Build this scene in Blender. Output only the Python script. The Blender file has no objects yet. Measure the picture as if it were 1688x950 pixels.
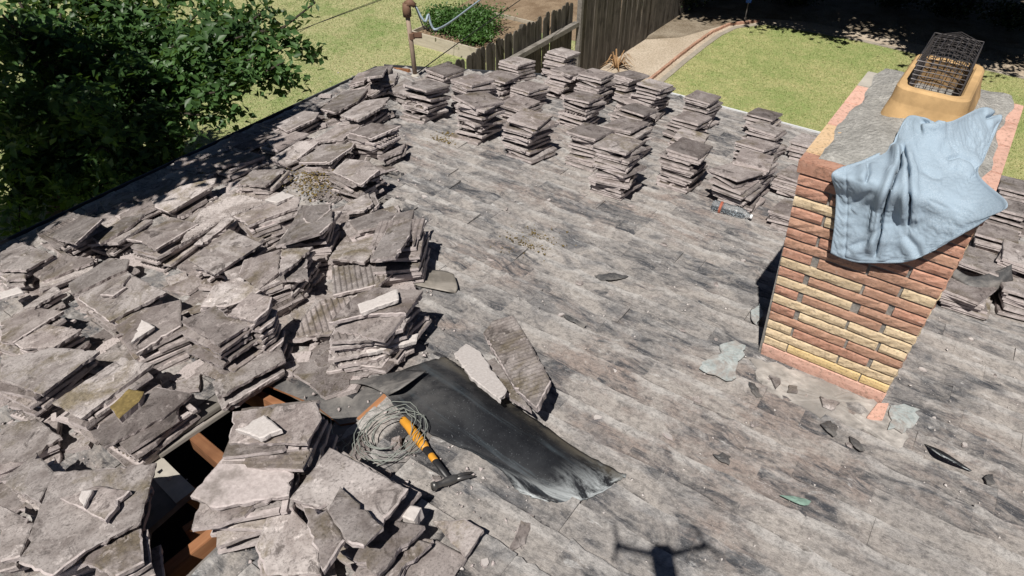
import bpy, bmesh, math, random
import numpy as np
from mathutils import Vector, Matrix
from mathutils.geometry import tessellate_polygon
random.seed(7); rng = np.random.default_rng(11)
SC = bpy.context.scene
COL = SC.collection
# ---------------------------------------------------------------- camera
FPX, PITCH, CAMH = 1160.0, math.radians(39.7), 6.43
CAM = np.array([0.0, 0.0, CAMH])
FW = np.array([0, math.cos(PITCH), -math.sin(PITCH)]); UPV = np.array([0, math.sin(PITCH), math.cos(PITCH)]); RT = np.array([1.0, 0, 0])
cd = bpy.data.cameras.new('camera'); cam = bpy.data.objects.new('camera', cd); COL.objects.link(cam)
cd.sensor_fit = 'HORIZONTAL'; cd.sensor_width = 36.0; cd.lens = 36.0*FPX/1688.0
cd.clip_start = 0.05; cd.clip_end = 600
cam.location = CAM; cam.rotation_euler = (math.pi/2-PITCH, 0, 0)
SC.camera = cam
def ray(x, y): return ((x-844)*RT-(y-475)*UPV+FPX*FW)/FPX
# ---------------------------------------------------------------- light
SUND = ray(1086, 912); SUND = SUND/np.linalg.norm(SUND)      # the way the sunlight travels
sl = bpy.data.lights.new('sun', 'SUN'); sun = bpy.data.objects.new('sun', sl); COL.objects.link(sun)
sl.energy = 5.0; sl.angle = math.radians(0.53); sl.color = (1.0, 0.955, 0.89)
sun.location = (0, 0, 30); sun.rotation_euler = Vector(SUND).to_track_quat('-Z', 'Y').to_euler()
w = bpy.data.worlds.new('World'); SC.world = w; w.use_nodes = True
nt = w.node_tree; bg = nt.nodes['Background']; sky = nt.nodes.new('ShaderNodeTexSky')
sky.sky_type = 'NISHITA'; sky.sun_disc = False
sky.sun_elevation = math.asin(-SUND[2]); sky.sun_rotation = math.atan2(-SUND[0], -SUND[1])
sky.air_density = 0.3; sky.dust_density = 0.1
nt.links.new(sky.outputs[0], bg.inputs[0]); bg.inputs[1].default_value = 0.05
SC.view_settings.view_transform = 'Standard'; SC.view_settings.look = 'None'
SC.view_settings.exposure = 0.18; SC.view_settings.gamma = 1.0
# ---------------------------------------------------------------- plan axes: e runs left along the courses, p runs down the main slope
AZ = math.radians(35.1)
PV = np.array([math.sin(AZ), math.cos(AZ), 0]); EV = np.array([-math.cos(AZ), math.sin(AZ), 0]); ZV = np.array([0, 0, 1.0])
TA, TB = math.tan(math.radians(10.5)), math.tan(math.radians(10.0))
NM = PV*TA+ZV; NL = EV*TB+ZV
X0 = ray(1085, 915)*2.9
DM = NM@X0
NMu = NM/np.linalg.norm(NM); NLu = NL/np.linalg.norm(NL)
def on_plane(n, d, x, y, h=0.0):
    r = ray(x, y); return CAM+r*((d+h*np.linalg.norm(n))/(n@r))
HP = on_plane(NM, DM, 655, 250)-CAM
DL = NL@HP
def onM(x, y, h=0.0): return on_plane(NM, DM, x, y, h)
def onL(x, y, h=0.0): return on_plane(NL, DL, x, y, h)
def onZ(x, y, z=0.0): r = ray(x, y); return CAM+r*((z-CAMH)/r[2])
def atD(x, y, d): return CAM+ray(x, y)*d
def ep(X): return float(X@EV), float(X@PV)
def W(e, p, z): return e*EV+p*PV+z*ZV
def zM(e, p): return CAMH+DM-TA*p
def zL(e, p): return CAMH+DL-TB*e
def Mp(e, p, h=0): return W(e, p, zM(e, p))+NMu*h
def Lp(e, p, h=0): return W(e, p, zL(e, p))+NLu*h
ESL = EV-ZV*TB; ESL = ESL/np.linalg.norm(ESL)      # down the side slope
PSL = PV-ZV*TA; PSL = PSL/np.linalg.norm(PSL)      # down the main slope
# ---------------------------------------------------------------- helpers
def tag(o, label, cat, group=None, kind=None):
    o['label'] = label; o['category'] = cat
    if group: o['group'] = group
    if kind: o['kind'] = kind
    return o
def link(o, parent=None):
    COL.objects.link(o)
    if parent is not None: o.parent = parent
    return o
def empty(name, loc=(0, 0, 0)):
    o = bpy.data.objects.new(name, None); o.empty_display_size = 0.1; o.location = loc; return link(o)
def mesh(name, V, F, mats, mi=None, smooth=False):
    me = bpy.data.meshes.new(name); me.from_pydata([tuple(map(float, v)) for v in V], [], [tuple(map(int, f)) for f in F])
    for m in (mats if isinstance(mats, (list, tuple)) else [mats]): me.materials.append(m)
    if mi is not None: me.polygons.foreach_set('material_index', list(mi))
    if smooth: me.polygons.foreach_set('use_smooth', [True]*len(me.polygons))
    me.update(); return me
def fast(name, V, F, mat, smooth=False):
    """V (n,3), F (m,k) arrays."""
    V = np.asarray(V, np.float32); F = np.asarray(F, np.int32); k = F.shape[1]
    me = bpy.data.meshes.new(name); me.vertices.add(len(V)); me.vertices.foreach_set('co', V.ravel())
    me.loops.add(F.size); me.loops.foreach_set('vertex_index', F.ravel())
    me.polygons.add(len(F)); me.polygons.foreach_set('loop_start', np.arange(0, F.size, k, dtype=np.int32))
    try: me.polygons.foreach_set('loop_total', np.full(len(F), k, np.int32))
    except Exception: pass
    if smooth: me.polygons.foreach_set('use_smooth', np.ones(len(F), bool))
    me.materials.append(mat); me.update(calc_edges=True); me.validate(); return me
def obj(name, me, parent=None): return link(bpy.data.objects.new(name, me), parent)
class MB:
    def __init__(s): s.V = []; s.F = []; s.M = []
    def add(s, V, F, m=0):
        b = len(s.V); s.V += [np.asarray(v, float) for v in V]; s.F += [tuple(b+i for i in f) for f in F]; s.M += [m]*len(F)
    def box(s, c, ax, ay, az, m=0):
        """centre and three half-axis vectors"""
        c, ax, ay, az = [np.asarray(q, float) for q in (c, ax, ay, az)]
        V = [c+i*ax+j*ay+k*az for k in (-1, 1) for j in (-1, 1) for i in (-1, 1)]
        s.add(V, [(0, 2, 3, 1), (4, 5, 7, 6), (0, 1, 5, 4), (2, 6, 7, 3), (0, 4, 6, 2), (1, 3, 7, 5)], m)
    def prism(s, top, bot, m=0, ms=None):
        n = len(top); ms = m if ms is None else ms
        b = len(s.V); s.V += [np.asarray(v, float) for v in list(top)+list(bot)]
        s.F.append(tuple(b+i for i in range(n))); s.M.append(m)
        s.F.append(tuple(b+n+i for i in reversed(range(n)))); s.M.append(m)
        for i in range(n):
            j = (i+1) % n; s.F.append((b+i, b+n+i, b+n+j, b+j)); s.M.append(ms)
    def tube(s, pts, rad, seg=8, m=0, cap=True):
        pts = [np.asarray(q, float) for q in pts]; n = len(pts)
        rr = rad if hasattr(rad, '__len__') else [rad]*n
        b = len(s.V); up = None
        for i in range(n):
            t = pts[min(i+1, n-1)]-pts[max(i-1, 0)]; t = t/(np.linalg.norm(t)+1e-9)
            if up is None: up = np.array([0, 0, 1.0]) if abs(t[2]) < .9 else np.array([1.0, 0, 0])
            a = np.cross(t, up); a /= np.linalg.norm(a)+1e-9; c = np.cross(a, t); up = c
            for k in range(seg):
                an = 2*math.pi*k/seg; s.V.append(pts[i]+rr[i]*(math.cos(an)*a+math.sin(an)*c))
        for i in range(n-1):
            for k in range(seg):
                k2 = (k+1) % seg; s.F.append((b+i*seg+k, b+i*seg+k2, b+(i+1)*seg+k2, b+(i+1)*seg+k)); s.M.append(m)
        if cap:
            s.F.append(tuple(b+k for k in reversed(range(seg)))); s.M.append(m)
            s.F.append(tuple(b+(n-1)*seg+k for k in range(seg))); s.M.append(m)
    def build(s, name, mats, parent=None, smooth=False, bevel=0):
        me = mesh(name, s.V, s.F, mats, s.M, smooth)
        if bevel:
            bm = bmesh.new(); bm.from_mesh(me)
            bmesh.ops.bevel(bm, geom=bm.edges[:], offset=bevel, segments=2, affect='EDGES', clamp_overlap=True)
            bm.to_mesh(me); bm.free()
        return obj(name, me, parent)
# ---------------------------------------------------------------- materials
class NT:
    def __init__(s, name):
        s.m = bpy.data.materials.new(name); s.m.use_nodes = True; s.t = s.m.node_tree; s.b = s.t.nodes['Principled BSDF']
    def n(s, typ, **kw):
        q = s.t.nodes.new('ShaderNode'+typ)
        for k, v in kw.items():
            if k in q.bl_rna.properties and not k.startswith('in_'): setattr(q, k, v)
            else: q.inputs[k.replace('in_', '')].default_value = v
        return q
    def l(s, a, b): s.t.links.new(a, b)
    def noise(s, vec, scale, detail=4, rough=.6, dist=0.0):
        q = s.n('TexNoise'); q.inputs['Scale'].default_value = scale; q.inputs['Detail'].default_value = detail
        q.inputs['Roughness'].default_value = rough; q.inputs['Distortion'].default_value = dist
        if vec is not None: s.l(vec, q.inputs['Vector'])
        return q.outputs['Fac']
    def ramp(s, fac, a, b, c0=(0, 0, 0, 1), c1=(1, 1, 1, 1)):
        q = s.n('ValToRGB'); q.color_ramp.elements[0].position = a; q.color_ramp.elements[1].position = b
        q.color_ramp.elements[0].color = c0; q.color_ramp.elements[1].color = c1
        s.l(fac, q.inputs[0]); return q.outputs[0]
    def mix(s, fac, A, B, blend='MIX'):
        q = s.n('MixRGB'); q.blend_type = blend
        for i, v in ((0, fac), (1, A), (2, B)):
            if hasattr(v, 'is_linked') or hasattr(v, 'links'): s.l(v, q.inputs[i])
            else: q.inputs[i].default_value = v if i == 0 else (tuple(v)+(1,))[:4]
        return q.outputs[0]
    def mapping(s, vec, scale=(1, 1, 1), rot=(0, 0, 0), loc=None):
        q = s.n('Mapping'); q.inputs['Scale'].default_value = scale; q.inputs['Rotation'].default_value = rot
        s.l(vec, q.inputs['Vector'])
        if loc is not None: s.l(loc, q.inputs['Location'])
        return q.outputs[0]
    def rand(s): return s.n('ObjectInfo').outputs['Random']
    def objv(s, shift=True):
        v = s.n('TexCoord').outputs['Object']
        if not shift: return v
        r = s.rand(); q = s.n('VectorMath', operation='SCALE'); q.inputs[0].default_value = (37, 91, 53); s.l(r, q.inputs['Scale'])
        a = s.n('VectorMath', operation='ADD'); s.l(v, a.inputs[0]); s.l(q.outputs[0], a.inputs[1]); return a.outputs[0]
    def pos(s): return s.n('NewGeometry').outputs['Position']
    def out(s, col, rough=.8, bump=None, bstr=.3, bdist=.01, spec=.3, metal=0.0):
        if hasattr(col, 'links'): s.l(col, s.b.inputs['Base Color'])
        else: s.b.inputs['Base Color'].default_value = tuple(col)+(1,)
        if hasattr(rough, 'links'): s.l(rough, s.b.inputs['Roughness'])
        else: s.b.inputs['Roughness'].default_value = rough
        s.b.inputs['Specular IOR Level'].default_value = spec; s.b.inputs['Metallic'].default_value = metal
        if bump is not None:
            q = s.n('Bump'); q.inputs['Strength'].default_value = bstr; q.inputs['Distance'].default_value = bdist
            s.l(bump, q.inputs['Height']); s.l(q.outputs[0], s.b.inputs['Normal'])
        return s.m
def simple(name, col, rough=.7, var=.25, scale=30, spec=.3, metal=0.0, bstr=.2, bdist=.004):
    N = NT(name); v = N.objv(); f = N.noise(v, scale, 5); f2 = N.noise(v, scale*.2, 3)
    c = N.mix(N.ramp(f, .3, .7), [q*(1-var) for q in col], [min(1, q*(1+var)) for q in col])
    c = N.mix(N.ramp(f2, .35, .7), c, [q*(1-var*.8) for q in col])
    return N.out(c, rough, f, bstr, bdist, spec, metal)
def mat_tile(name, base, light, lich):
    N = NT(name); v = N.objv(); r = N.rand()
    f1 = N.noise(v, 4.2, 8, .68, .9); f2 = N.noise(v, 15, 7, .74, .4); f3 = N.noise(v, 85, 5, .75); f4 = N.noise(v, 3.0, 6, .7, .5); f5 = N.noise(v, 7, 7, .72, 1.2); f6 = N.noise(v, 34, 5, .7)
    c = N.mix(N.ramp(f1, .40, .60), base, light)
    c = N.mix(N.ramp(f5, .55, .64), c, [q*.52 for q in base])
    c = N.mix(N.ramp(f4, .52, .66), c, N.mix(N.ramp(f6, .4, .6), lich, [q*.6 for q in lich]))
    c = N.mix(N.ramp(f2, .57, .70), c, [min(1, q*1.5) for q in light])
    c = N.mix(N.ramp(f3, .36, .50), N.mix(.5, c, (.045, .04, .038)), c)
    c = N.mix(N.ramp(f6, .66, .74), c, (.48, .45, .43))
    hv = N.n('HueSaturation'); mr = N.n('MapRange'); mr.inputs[3].default_value = .62; mr.inputs[4].default_value = 1.32
    N.l(r, mr.inputs[0]); N.l(mr.outputs[0], hv.inputs['Value']); N.l(c, hv.inputs['Color'])
    b = N.mix(.5, f3, f2)
    return N.out(hv.outputs[0], .88, b, .6, .008, .2)
M_tile = mat_tile('weathered concrete tile', (.185, .156, .148), (.325, .288, .275), (.17, .14, .105))
M_tileb = mat_tile('weathered tile with lichen', (.225, .195, .184), (.41, .372, .358), (.215, .18, .13))
def mat_raw():
    N = NT('raw broken concrete'); v = N.objv(); f = N.noise(v, 45, 6, .7); g = N.noise(v, 9, 4)
    c = N.mix(N.ramp(f, .3, .7), (.37, .32, .31), (.57, .51, .495)); c = N.mix(N.ramp(g, .5, .68), c, (.25, .22, .205))
    return N.out(c, .95, f, .7, .008, .15)
M_raw = mat_raw()
def mat_white_frag():
    N = NT('pale mortar fragment'); v = N.objv(); f = N.noise(v, 60, 6, .7)
    return N.out(N.mix(N.ramp(f, .3, .7), (.46, .42, .40), (.62, .58, .56)), .95, f, .5, .006, .15)
M_pale = mat_white_frag()
def mat_shingle():
    N = NT('weathered shingle'); ps = N.pos(); at = N.n('Attribute'); at.attribute_name = 'tone'; r = at.outputs['Fac']
    rot = math.atan2(EV[1], EV[0]); st = N.mapping(ps, (1, 1, 1), (0, 0, -rot))                 # x along the courses
    sh = N.n('VectorMath', operation='SCALE'); sh.inputs[0].default_value = (41, 77, 29); N.l(r, sh.inputs['Scale'])
    ad = N.n('VectorMath', operation='ADD'); N.l(st, ad.inputs[0]); N.l(sh.outputs[0], ad.inputs[1]); sv = ad.outputs[0]
    streak = N.noise(N.mapping(sv, (4.0, 13, 5)), 1.0, 9, .76, 1.2); fine = N.noise(N.mapping(sv, (12, 34, 9)), 1.3, 7, .75, .6)
    patch = N.noise(N.mapping(st, (.75, 1.1, .7)), 1.2, 8, .68, .8); dusty = N.noise(N.mapping(st, (1.5, 2.4, 2)), 1.3, 9, .72, 1.0); big = N.noise(N.mapping(st, (.5, .6, .5)), 1.0, 5, .6, .4)
    g = N.noise(st, 26, 8, .8, .3); speck = N.noise(st, 120, 3, .7)
    def tone(lo, hi):
        q = N.n('MapRange'); q.inputs[3].default_value = lo; q.inputs[4].default_value = hi; N.l(r, q.inputs[0]); return q.outputs[0]
    dust = (.435, .40, .372); mid = (.25, .237, .23); dark = (.06, .064, .074); pink = (.315, .262, .235); pale = (.58, .57, .56)
    c = N.mix(tone(0, 1), mid, N.mix(.5, mid, dust))
    c = N.mix(N.ramp(patch, .48, .60), c, pink)
    bl = N.n('Math', operation='MULTIPLY'); N.l(N.ramp(N.noise(N.mapping(st, (1.1, 2.0, 1)), 1.5, 8, .7, 1.0), .50, .64), bl.inputs[0]); bl.inputs[1].default_value = .75; c = N.mix(bl.outputs[0], c, (.125, .13, .142))
    k = N.n('Math', operation='ADD'); N.l(streak, k.inputs[0]); N.l(tone(.04, -.04), k.inputs[1])
    c = N.mix(N.ramp(k.outputs[0], .48, .62), c, dark)
    c = N.mix(N.ramp(fine, .54, .68), c, N.mix(.6, c, (.05, .05, .056)))
    k2 = N.n('Math', operation='ADD'); N.l(dusty, k2.inputs[0]); N.l(tone(-.03, .03), k2.inputs[1])
    c = N.mix(N.ramp(k2.outputs[0], .455, .60), c, N.mix(N.ramp(fine, .35, .65), dust, [q*.8 for q in dust]))
    c = N.mix(N.ramp(N.noise(N.mapping(sv, (3.4, 7, 4)), 1.2, 8, .74, .8), .61, .70), c, pale)
    a2 = N.n('Attribute'); a2.attribute_name = 'run'; k3 = N.n('Math', operation='MULTIPLY_ADD'); N.l(fine, k3.inputs[0]); k3.inputs[1].default_value = .30; N.l(a2.outputs['Fac'], k3.inputs[2])
    ln = N.n('Math', operation='MULTIPLY'); N.l(N.ramp(k3.outputs[0], .435, .52, (1, 1, 1, 1), (0, 0, 0, 1)), ln.inputs[0]); N.l(N.ramp(N.noise(N.mapping(st, (2.4, 2.6, 2)), 1.4, 6, .7, .5), .45, .56), ln.inputs[1])
    c = N.mix(ln.outputs[0], c, (.036, .036, .04))
    wn = N.n('Math', operation='MULTIPLY'); N.l(N.ramp(k3.outputs[0], .90, 1.16), wn.inputs[0]); N.l(N.ramp(dusty, .40, .58), wn.inputs[1]); c = N.mix(wn.outputs[0], c, N.mix(.38, c, pale))
    c = N.mix(N.ramp(g, .40, .52), N.mix(.42, c, (.06, .058, .057)), c)
    c = N.mix(N.ramp(g, .58, .68), c, N.mix(.5, c, (.58, .55, .53)))
    gr = N.noise(st, 62, 5, .82); c = N.mix(N.ramp(gr, .38, .48), N.mix(.28, c, (.05, .05, .052)), c); c = N.mix(N.ramp(gr, .60, .68), c, N.mix(.3, c, (.62, .60, .58)))
    c = N.mix(N.ramp(speck, .66, .72), c, (.55, .52, .49))
    b = N.mix(.5, g, fine)
    return N.out(c, .9, b, .9, .014, .2)
M_sh = mat_shingle()
M_deck = simple('dusty roof deck', (.20, .185, .172), .92, .35, 18)
M_ply = simple('old plywood', (.23, .20, .165), .85, .35, 14)
def mat_wood(name, a, b, ax=2, sc=1.0):
    N = NT(name); v = N.objv(); scl = [22*sc]*3; scl[ax] = 1.6*sc
    f = N.noise(N.mapping(v, tuple(scl)), 1.0, 6, .65, .4); k = N.noise(v, 3, 3)
    c = N.mix(N.ramp(f, .3, .72), a, b); c = N.mix(N.ramp(k, .5, .75), c, [q*.7 for q in a])
    hv = N.n('HueSaturation'); mr = N.n('MapRange'); mr.inputs[3].default_value = .75; mr.inputs[4].default_value = 1.2
    N.l(N.rand(), mr.inputs[0]); N.l(mr.outputs[0], hv.inputs['Value']); N.l(c, hv.inputs['Color'])
    return N.out(hv.outputs[0], .85, f, .4, .004, .2)
M_fence = mat_wood('weathered grey fence wood', (.055, .048, .04), (.165, .148, .125), 2)
M_raft = mat_wood('orange brown rafter wood', (.22, .095, .045), (.40, .20, .10), 0)
M_greyw = mat_wood('grey weathered plank', (.17, .155, .135), (.34, .315, .285), 0)
M_plank = mat_wood('pale planter board', (.34, .30, .235), (.50, .45, .37), 0)
def mat_brick(name, a, b):
    N = NT(name); v = N.objv(); f = N.noise(N.mapping(v, (4, 30, 30)), 1.0, 6, .7, .6); g = N.noise(v, 60, 4, .7)
    k = N.noise(N.pos(), 6, 6, .7, .6); c = N.mix(N.ramp(f, .35, .68), a, b); c = N.mix(N.ramp(k, .54, .74), c, [q*.76 for q in a]); c = N.mix(N.ramp(g, .34, .48), N.mix(.5, c, (.10, .08, .06)), c); c = N.mix(N.ramp(g, .62, .72), c, N.mix(.35, c, (.62, .58, .52)))
    hv = N.n('HueSaturation'); mr = N.n('MapRange'); mr.inputs[3].default_value = .86; mr.inputs[4].default_value = 1.12
    N.l(N.rand(), mr.inputs[0]); N.l(mr.outputs[0], hv.inputs['Value']); N.l(c, hv.inputs['Color'])
    return N.out(hv.outputs[0], .85, N.mix(.4, f, g), .6, .012, .2)
M_bt = mat_brick('tan roman brick', (.50, .385, .245), (.65, .525, .36))
M_by = mat_brick('smooth yellow brick', (.57, .415, .20), (.64, .48, .26))
M_br = mat_brick('red brown brick', (.38, .195, .135), (.52, .30, .22))
M_bb = mat_brick('brown brick', (.36, .205, .14), (.50, .305, .22))
M_bp = mat_brick('smooth salmon brick', (.58, .345, .27), (.66, .42, .34))
M_cream = mat_brick('cream cap brick', (.60, .42, .25), (.66, .49, .32))
M_mort = simple('grey mortar', (.27, .255, .235), .95, .35, 60, .2, 0, .6, .01)
M_crown = simple('rough cement crown', (.40, .39, .365), .95, .38, 55, .2, 0, 1.0, .02)
M_flue = simple('ochre clay flue tile', (.55, .36, .175), .85, .34, 9, .2, 0, .5, .01)
M_soot = simple('sooty flue lining', (.26, .165, .08), .9, .4, 14)
M_steel = simple('dull steel wire', (.12, .11, .11), .5, .3, 40, .5, .6)
M_galv = simple('galvanised flashing metal', (.50, .56, .56), .5, .3, 9, .5, .25, .1)
def mat_felt(name, base, dustc, amt):
    N = NT(name); v = N.objv(False); f = N.noise(v, 4, 6, .7, .4); g = N.noise(v, 120, 3, .7); h = N.noise(N.mapping(v, (1.2, 6, 2)), 1.5, 5, .7, .3)
    c = N.mix(N.ramp(f, .42, .75), base, N.mix(amt, base, dustc)); c = N.mix(N.ramp(h, .52, .72), c, N.mix(amt*1.0, base, dustc))
    c = N.mix(N.ramp(g, .62, .72), c, [q*.8 for q in dustc])
    return N.out(c, .55, g, .3, .003, .45)
def mat_sheet():
    N = NT('black roofing felt'); uv = N.n('TexCoord').outputs['UV']; v = N.objv(False); g = N.noise(v, 130, 3, .7); f = N.noise(v, 5, 6, .7, .4)
    h = N.noise(N.mapping(uv, (5.0, 1.3, 1)), 1.0, 6, .62, .5); h2 = N.noise(N.mapping(uv, (9.0, 2.2, 1), (0, 0, .2)), 1.0, 6, .7, .3)
    c = N.mix(N.ramp(f, .42, .72), (.010, .011, .014), (.026, .028, .032))
    c = N.mix(N.ramp(h, .52, .72), c, (.07, .09, .105)); c = N.mix(N.ramp(h2, .66, .80), c, (.15, .18, .20))
    sx = N.n('SeparateXYZ'); N.l(uv, sx.inputs[0])
    tip = N.n('Math', operation='MULTIPLY'); N.l(N.ramp(sx.outputs[1], .60, .86), tip.inputs[0]); N.l(N.ramp(N.noise(N.mapping(uv, (5, 3, 1)), 1.0, 6, .72, .6), .44, .60), tip.inputs[1])
    c = N.mix(tip.outputs[0], c, (.44, .47, .48))
    top = N.n('Math', operation='MULTIPLY'); N.l(N.ramp(sx.outputs[1], .05, .32, (1, 1, 1, 1), (0, 0, 0, 1)), top.inputs[0]); N.l(N.ramp(f, .35, .6), top.inputs[1])
    c = N.mix(top.outputs[0], c, (.085, .083, .082))
    eg = N.n('Math', operation='MULTIPLY'); N.l(N.ramp(sx.outputs[0], 0, .16, (1, 1, 1, 1), (0, 0, 0, 1)), eg.inputs[0]); N.l(N.ramp(f, .35, .55), eg.inputs[1])
    c = N.mix(eg.outputs[0], c, (.12, .105, .08)); c = N.mix(N.ramp(g, .64, .72), c, (.17, .18, .19))
    return N.out(c, .62, g, .35, .003, .25)
M_felt = mat_sheet()
def mat_flash():
    N = NT('dusty galvanised flashing'); v = N.objv(False); f = N.noise(v, 13, 7, .75, .8); g = N.noise(v, 60, 5, .75); h = N.noise(v, 7, 6, .7, 1.0)
    c = N.mix(N.ramp(f, .4, .6), (.36, .41, .41), (.50, .53, .52)); c = N.mix(N.ramp(h, .44, .56), c, (.36, .335, .315)); c = N.mix(N.ramp(g, .36, .5), N.mix(.4, c, (.12, .12, .12)), c)
    return N.out(c, .6, g, .5, .006, .4)
M_galv = mat_flash()
M_felt2 = mat_felt('dusty black roofing felt', (.06, .06, .062), (.30, .28, .26), .85)
M_felt3 = mat_felt('felt coated in tan dust', (.16, .145, .125), (.34, .31, .275), .9)
def mat_cloth():
    N = NT('heather blue jersey'); v = N.n('TexCoord').outputs['Object']; f = N.noise(v, 170, 4, .8); g = N.noise(v, 8, 3)
    c = N.mix(N.ramp(f, .3, .7), (.22, .30, .375), (.42, .50, .575)); c = N.mix(N.ramp(g, .4, .7), c, (.30, .38, .455))
    N.b.inputs['Sheen Weight'].default_value = .05
    return N.out(c, .95, f, .25, .002, .1)
M_cloth = mat_cloth()
def mat_leaf(name, a, b, trans=.25):
    N = NT(name); v = N.pos(); f = N.noise(v, 9, 3, .6); g = N.noise(v, 1.4, 3, .6)
    c = N.mix(N.ramp(f, .3, .7), a, b); c = N.mix(N.ramp(g, .4, .65), c, [q*.6 for q in a])
    N.b.inputs['Transmission Weight'].default_value = 0
    N.out(c, .45, None, spec=.35)
    tr = N.n('BsdfTranslucent'); ms = N.n('MixShader'); ms.inputs[0].default_value = trans
    tc = N.mix(.5, c, (.20, .34, .04)); N.l(tc, tr.inputs[0])
    o = N.t.nodes['Material Output']; N.l(N.b.outputs[0], ms.inputs[1]); N.l(tr.outputs[0], ms.inputs[2]); N.l(ms.outputs[0], o.inputs[0])
    return N.m
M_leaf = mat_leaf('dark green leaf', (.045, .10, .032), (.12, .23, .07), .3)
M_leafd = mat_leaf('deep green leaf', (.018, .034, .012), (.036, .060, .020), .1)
M_herb = mat_leaf('bright herb leaf', (.055, .13, .03), (.10, .20, .05))
M_dry = simple('dry straw leaf', (.36, .22, .11), .8, .35, 20)
M_bark = mat_wood('dark bark', (.035, .028, .022), (.085, .07, .055), 2)
def mat_lawn(name, dry, green, bias=0.0):
    N = NT(name); v = N.pos(); f = N.noise(v, .45, 5, .6, .3); g = N.noise(v, 2.2, 6, .75); h = N.noise(v, 34, 4, .75)
    q = N.n('Math', operation='ADD'); N.l(f, q.inputs[0]); m = N.n('Math', operation='MULTIPLY_ADD'); N.l(g, m.inputs[0]); m.inputs[1].default_value = .7; m.inputs[2].default_value = -.35+bias; N.l(m.outputs[0], q.inputs[1])
    c = N.mix(N.ramp(q.outputs[0], .40, .64), dry, green); m2 = N.noise(v, 9, 5, .75); c = N.mix(N.ramp(m2, .42, .62), N.mix(.45, c, green), N.mix(.35, c, dry)); c = N.mix(N.ramp(h, .3, .62), [x*.62 for x in green], c)
    return N.out(c, .9, h, .6, .03, .1)
M_lawnL = mat_lawn('dry yellow lawn', (.56, .49, .29), (.22, .30, .10), -.04)
M_lawnR = mat_lawn('green lawn', (.54, .48, .25), (.27, .335, .12), .0)
def mat_dirt(name, a, b, s=1.0):
    N = NT(name); v = N.pos(); f = N.noise(v, 1.1*s, 6, .65, .4); g = N.noise(v, 22*s, 5, .75); k = N.noise(v, 75*s, 3, .7)
    c = N.mix(N.ramp(f, .35, .65), a, b); c = N.mix(N.ramp(g, .33, .52), [q*.55 for q in a], c); c = N.mix(N.ramp(k, .64, .72), c, [min(1, q*1.4) for q in b])
    return N.out(c, .95, g, .6, .03, .1)
M_dirt = mat_dirt('tan dry earth', (.42, .345, .26), (.55, .47, .375))
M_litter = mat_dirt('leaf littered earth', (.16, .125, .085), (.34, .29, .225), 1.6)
M_soil = mat_dirt('planter soil', (.20, .14, .09), (.33, .25, .17), 2)
M_conc = simple('pale concrete', (.44, .41, .36), .9, .2, 14)
M_pad = simple('patchy mortar', (.42, .395, .37), .95, .5, 12, .2, 0, .8, .015)
M_strip = simple('dusty concrete strip', (.34, .30, .245), .9, .25, 9)
M_white = simple('white painted metal', (.72, .73, .74), .45, .08, 10)
M_gut = simple('dark weathered gutter', (.075, .08, .092), .6, .5, 9)
M_stucco = simple('cream stucco', (.52, .47, .40), .95, .12, 60)
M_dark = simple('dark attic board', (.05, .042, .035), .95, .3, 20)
M_rust = simple('rusty galvanised pipe', (.20, .115, .075), .7, .4, 16)
M_pipe = simple('tan weathered pipe', (.33, .25, .19), .7, .25, 12)
M_cable = simple('black cable', (.02, .02, .022), .6, .2, 20)
M_alu = simple('pale blue grey cable', (.34, .42, .48), .5, .15, 20)
M_wire = simple('greenish grey wire', (.25, .27, .245), .5, .25, 30, .5)
M_orange = simple('orange yellow grip', (.66, .30, .03), .5, .12, 20, .5)
M_blackp = simple('black rubber', (.02, .02, .022), .45, .2, 20, .5)
M_iron = simple('worn hammer steel', (.17, .165, .16), .42, .3, 30, .5, .7)
M_grey = simple('grey plastic', (.17, .17, .175), .5, .1, 20)
M_teal = simple('verdigris copper scrap', (.25, .37, .31), .8, .4, 20)
M_bluep = simple('blue plastic', (.05, .15, .55), .5, .1, 20)
def mat_pet():
    N = NT('clear bottle plastic'); N.b.inputs['Transmission Weight'].default_value = .92; N.b.inputs['IOR'].default_value = 1.15
    return N.out((.78, .86, .92), .12, None, spec=.5)
M_pet = mat_pet()
M_redl = simple('red label', (.42, .13, .08), .5, .2, 20)
M_moss = simple('dry brown moss', (.21, .155, .06), .95, .45, 60)

# ================================================================ GROUND AND YARD
SZ = 130
g = obj('ground', mesh('ground', [(-SZ, -SZ, 0), (SZ, -SZ, 0), (SZ, SZ, 0), (-SZ, SZ, 0)], [(0, 1, 2, 3)], M_dirt))
tag(g, 'dry tan bare earth around the house', 'ground', kind='structure')
def sheet(name, pts, z, mat, label, cat):
    me = mesh(name, [(q[0], q[1], z) for q in pts], [tuple(range(len(pts)))], mat); o = obj(name, me)
    return tag(o, label, cat, kind='structure')
FE = 7.42                                                     # the fence line
lawn_l = [W(FE+.15, 3, 0), W(FE+.15, 40, 0), W(60, 40, 0), W(60, -30, 0), W(FE+.15, -30, 0)]
sheet('lawn', lawn_l[::-1], .008, M_lawnL, 'dry yellow and green lawn left of the wooden fence', 'lawn')
edge = [(1095, 136), (1130, 106), (1165, 78), (1190, 60), (1215, 48), (1262, 42), (1320, 51), (1420, 70), (1540, 98), (1688, 132), (1900, 185)]
eg = [onZ(x, y) for x, y in edge]
near = [W(-8, 8.6, 0), W(5.78, 8.6, 0)]
lawn_r = eg+near
sheet('lawn.001', lawn_r, .012, M_lawnR, 'green back lawn with straw patches behind the far eave', 'lawn')
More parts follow.
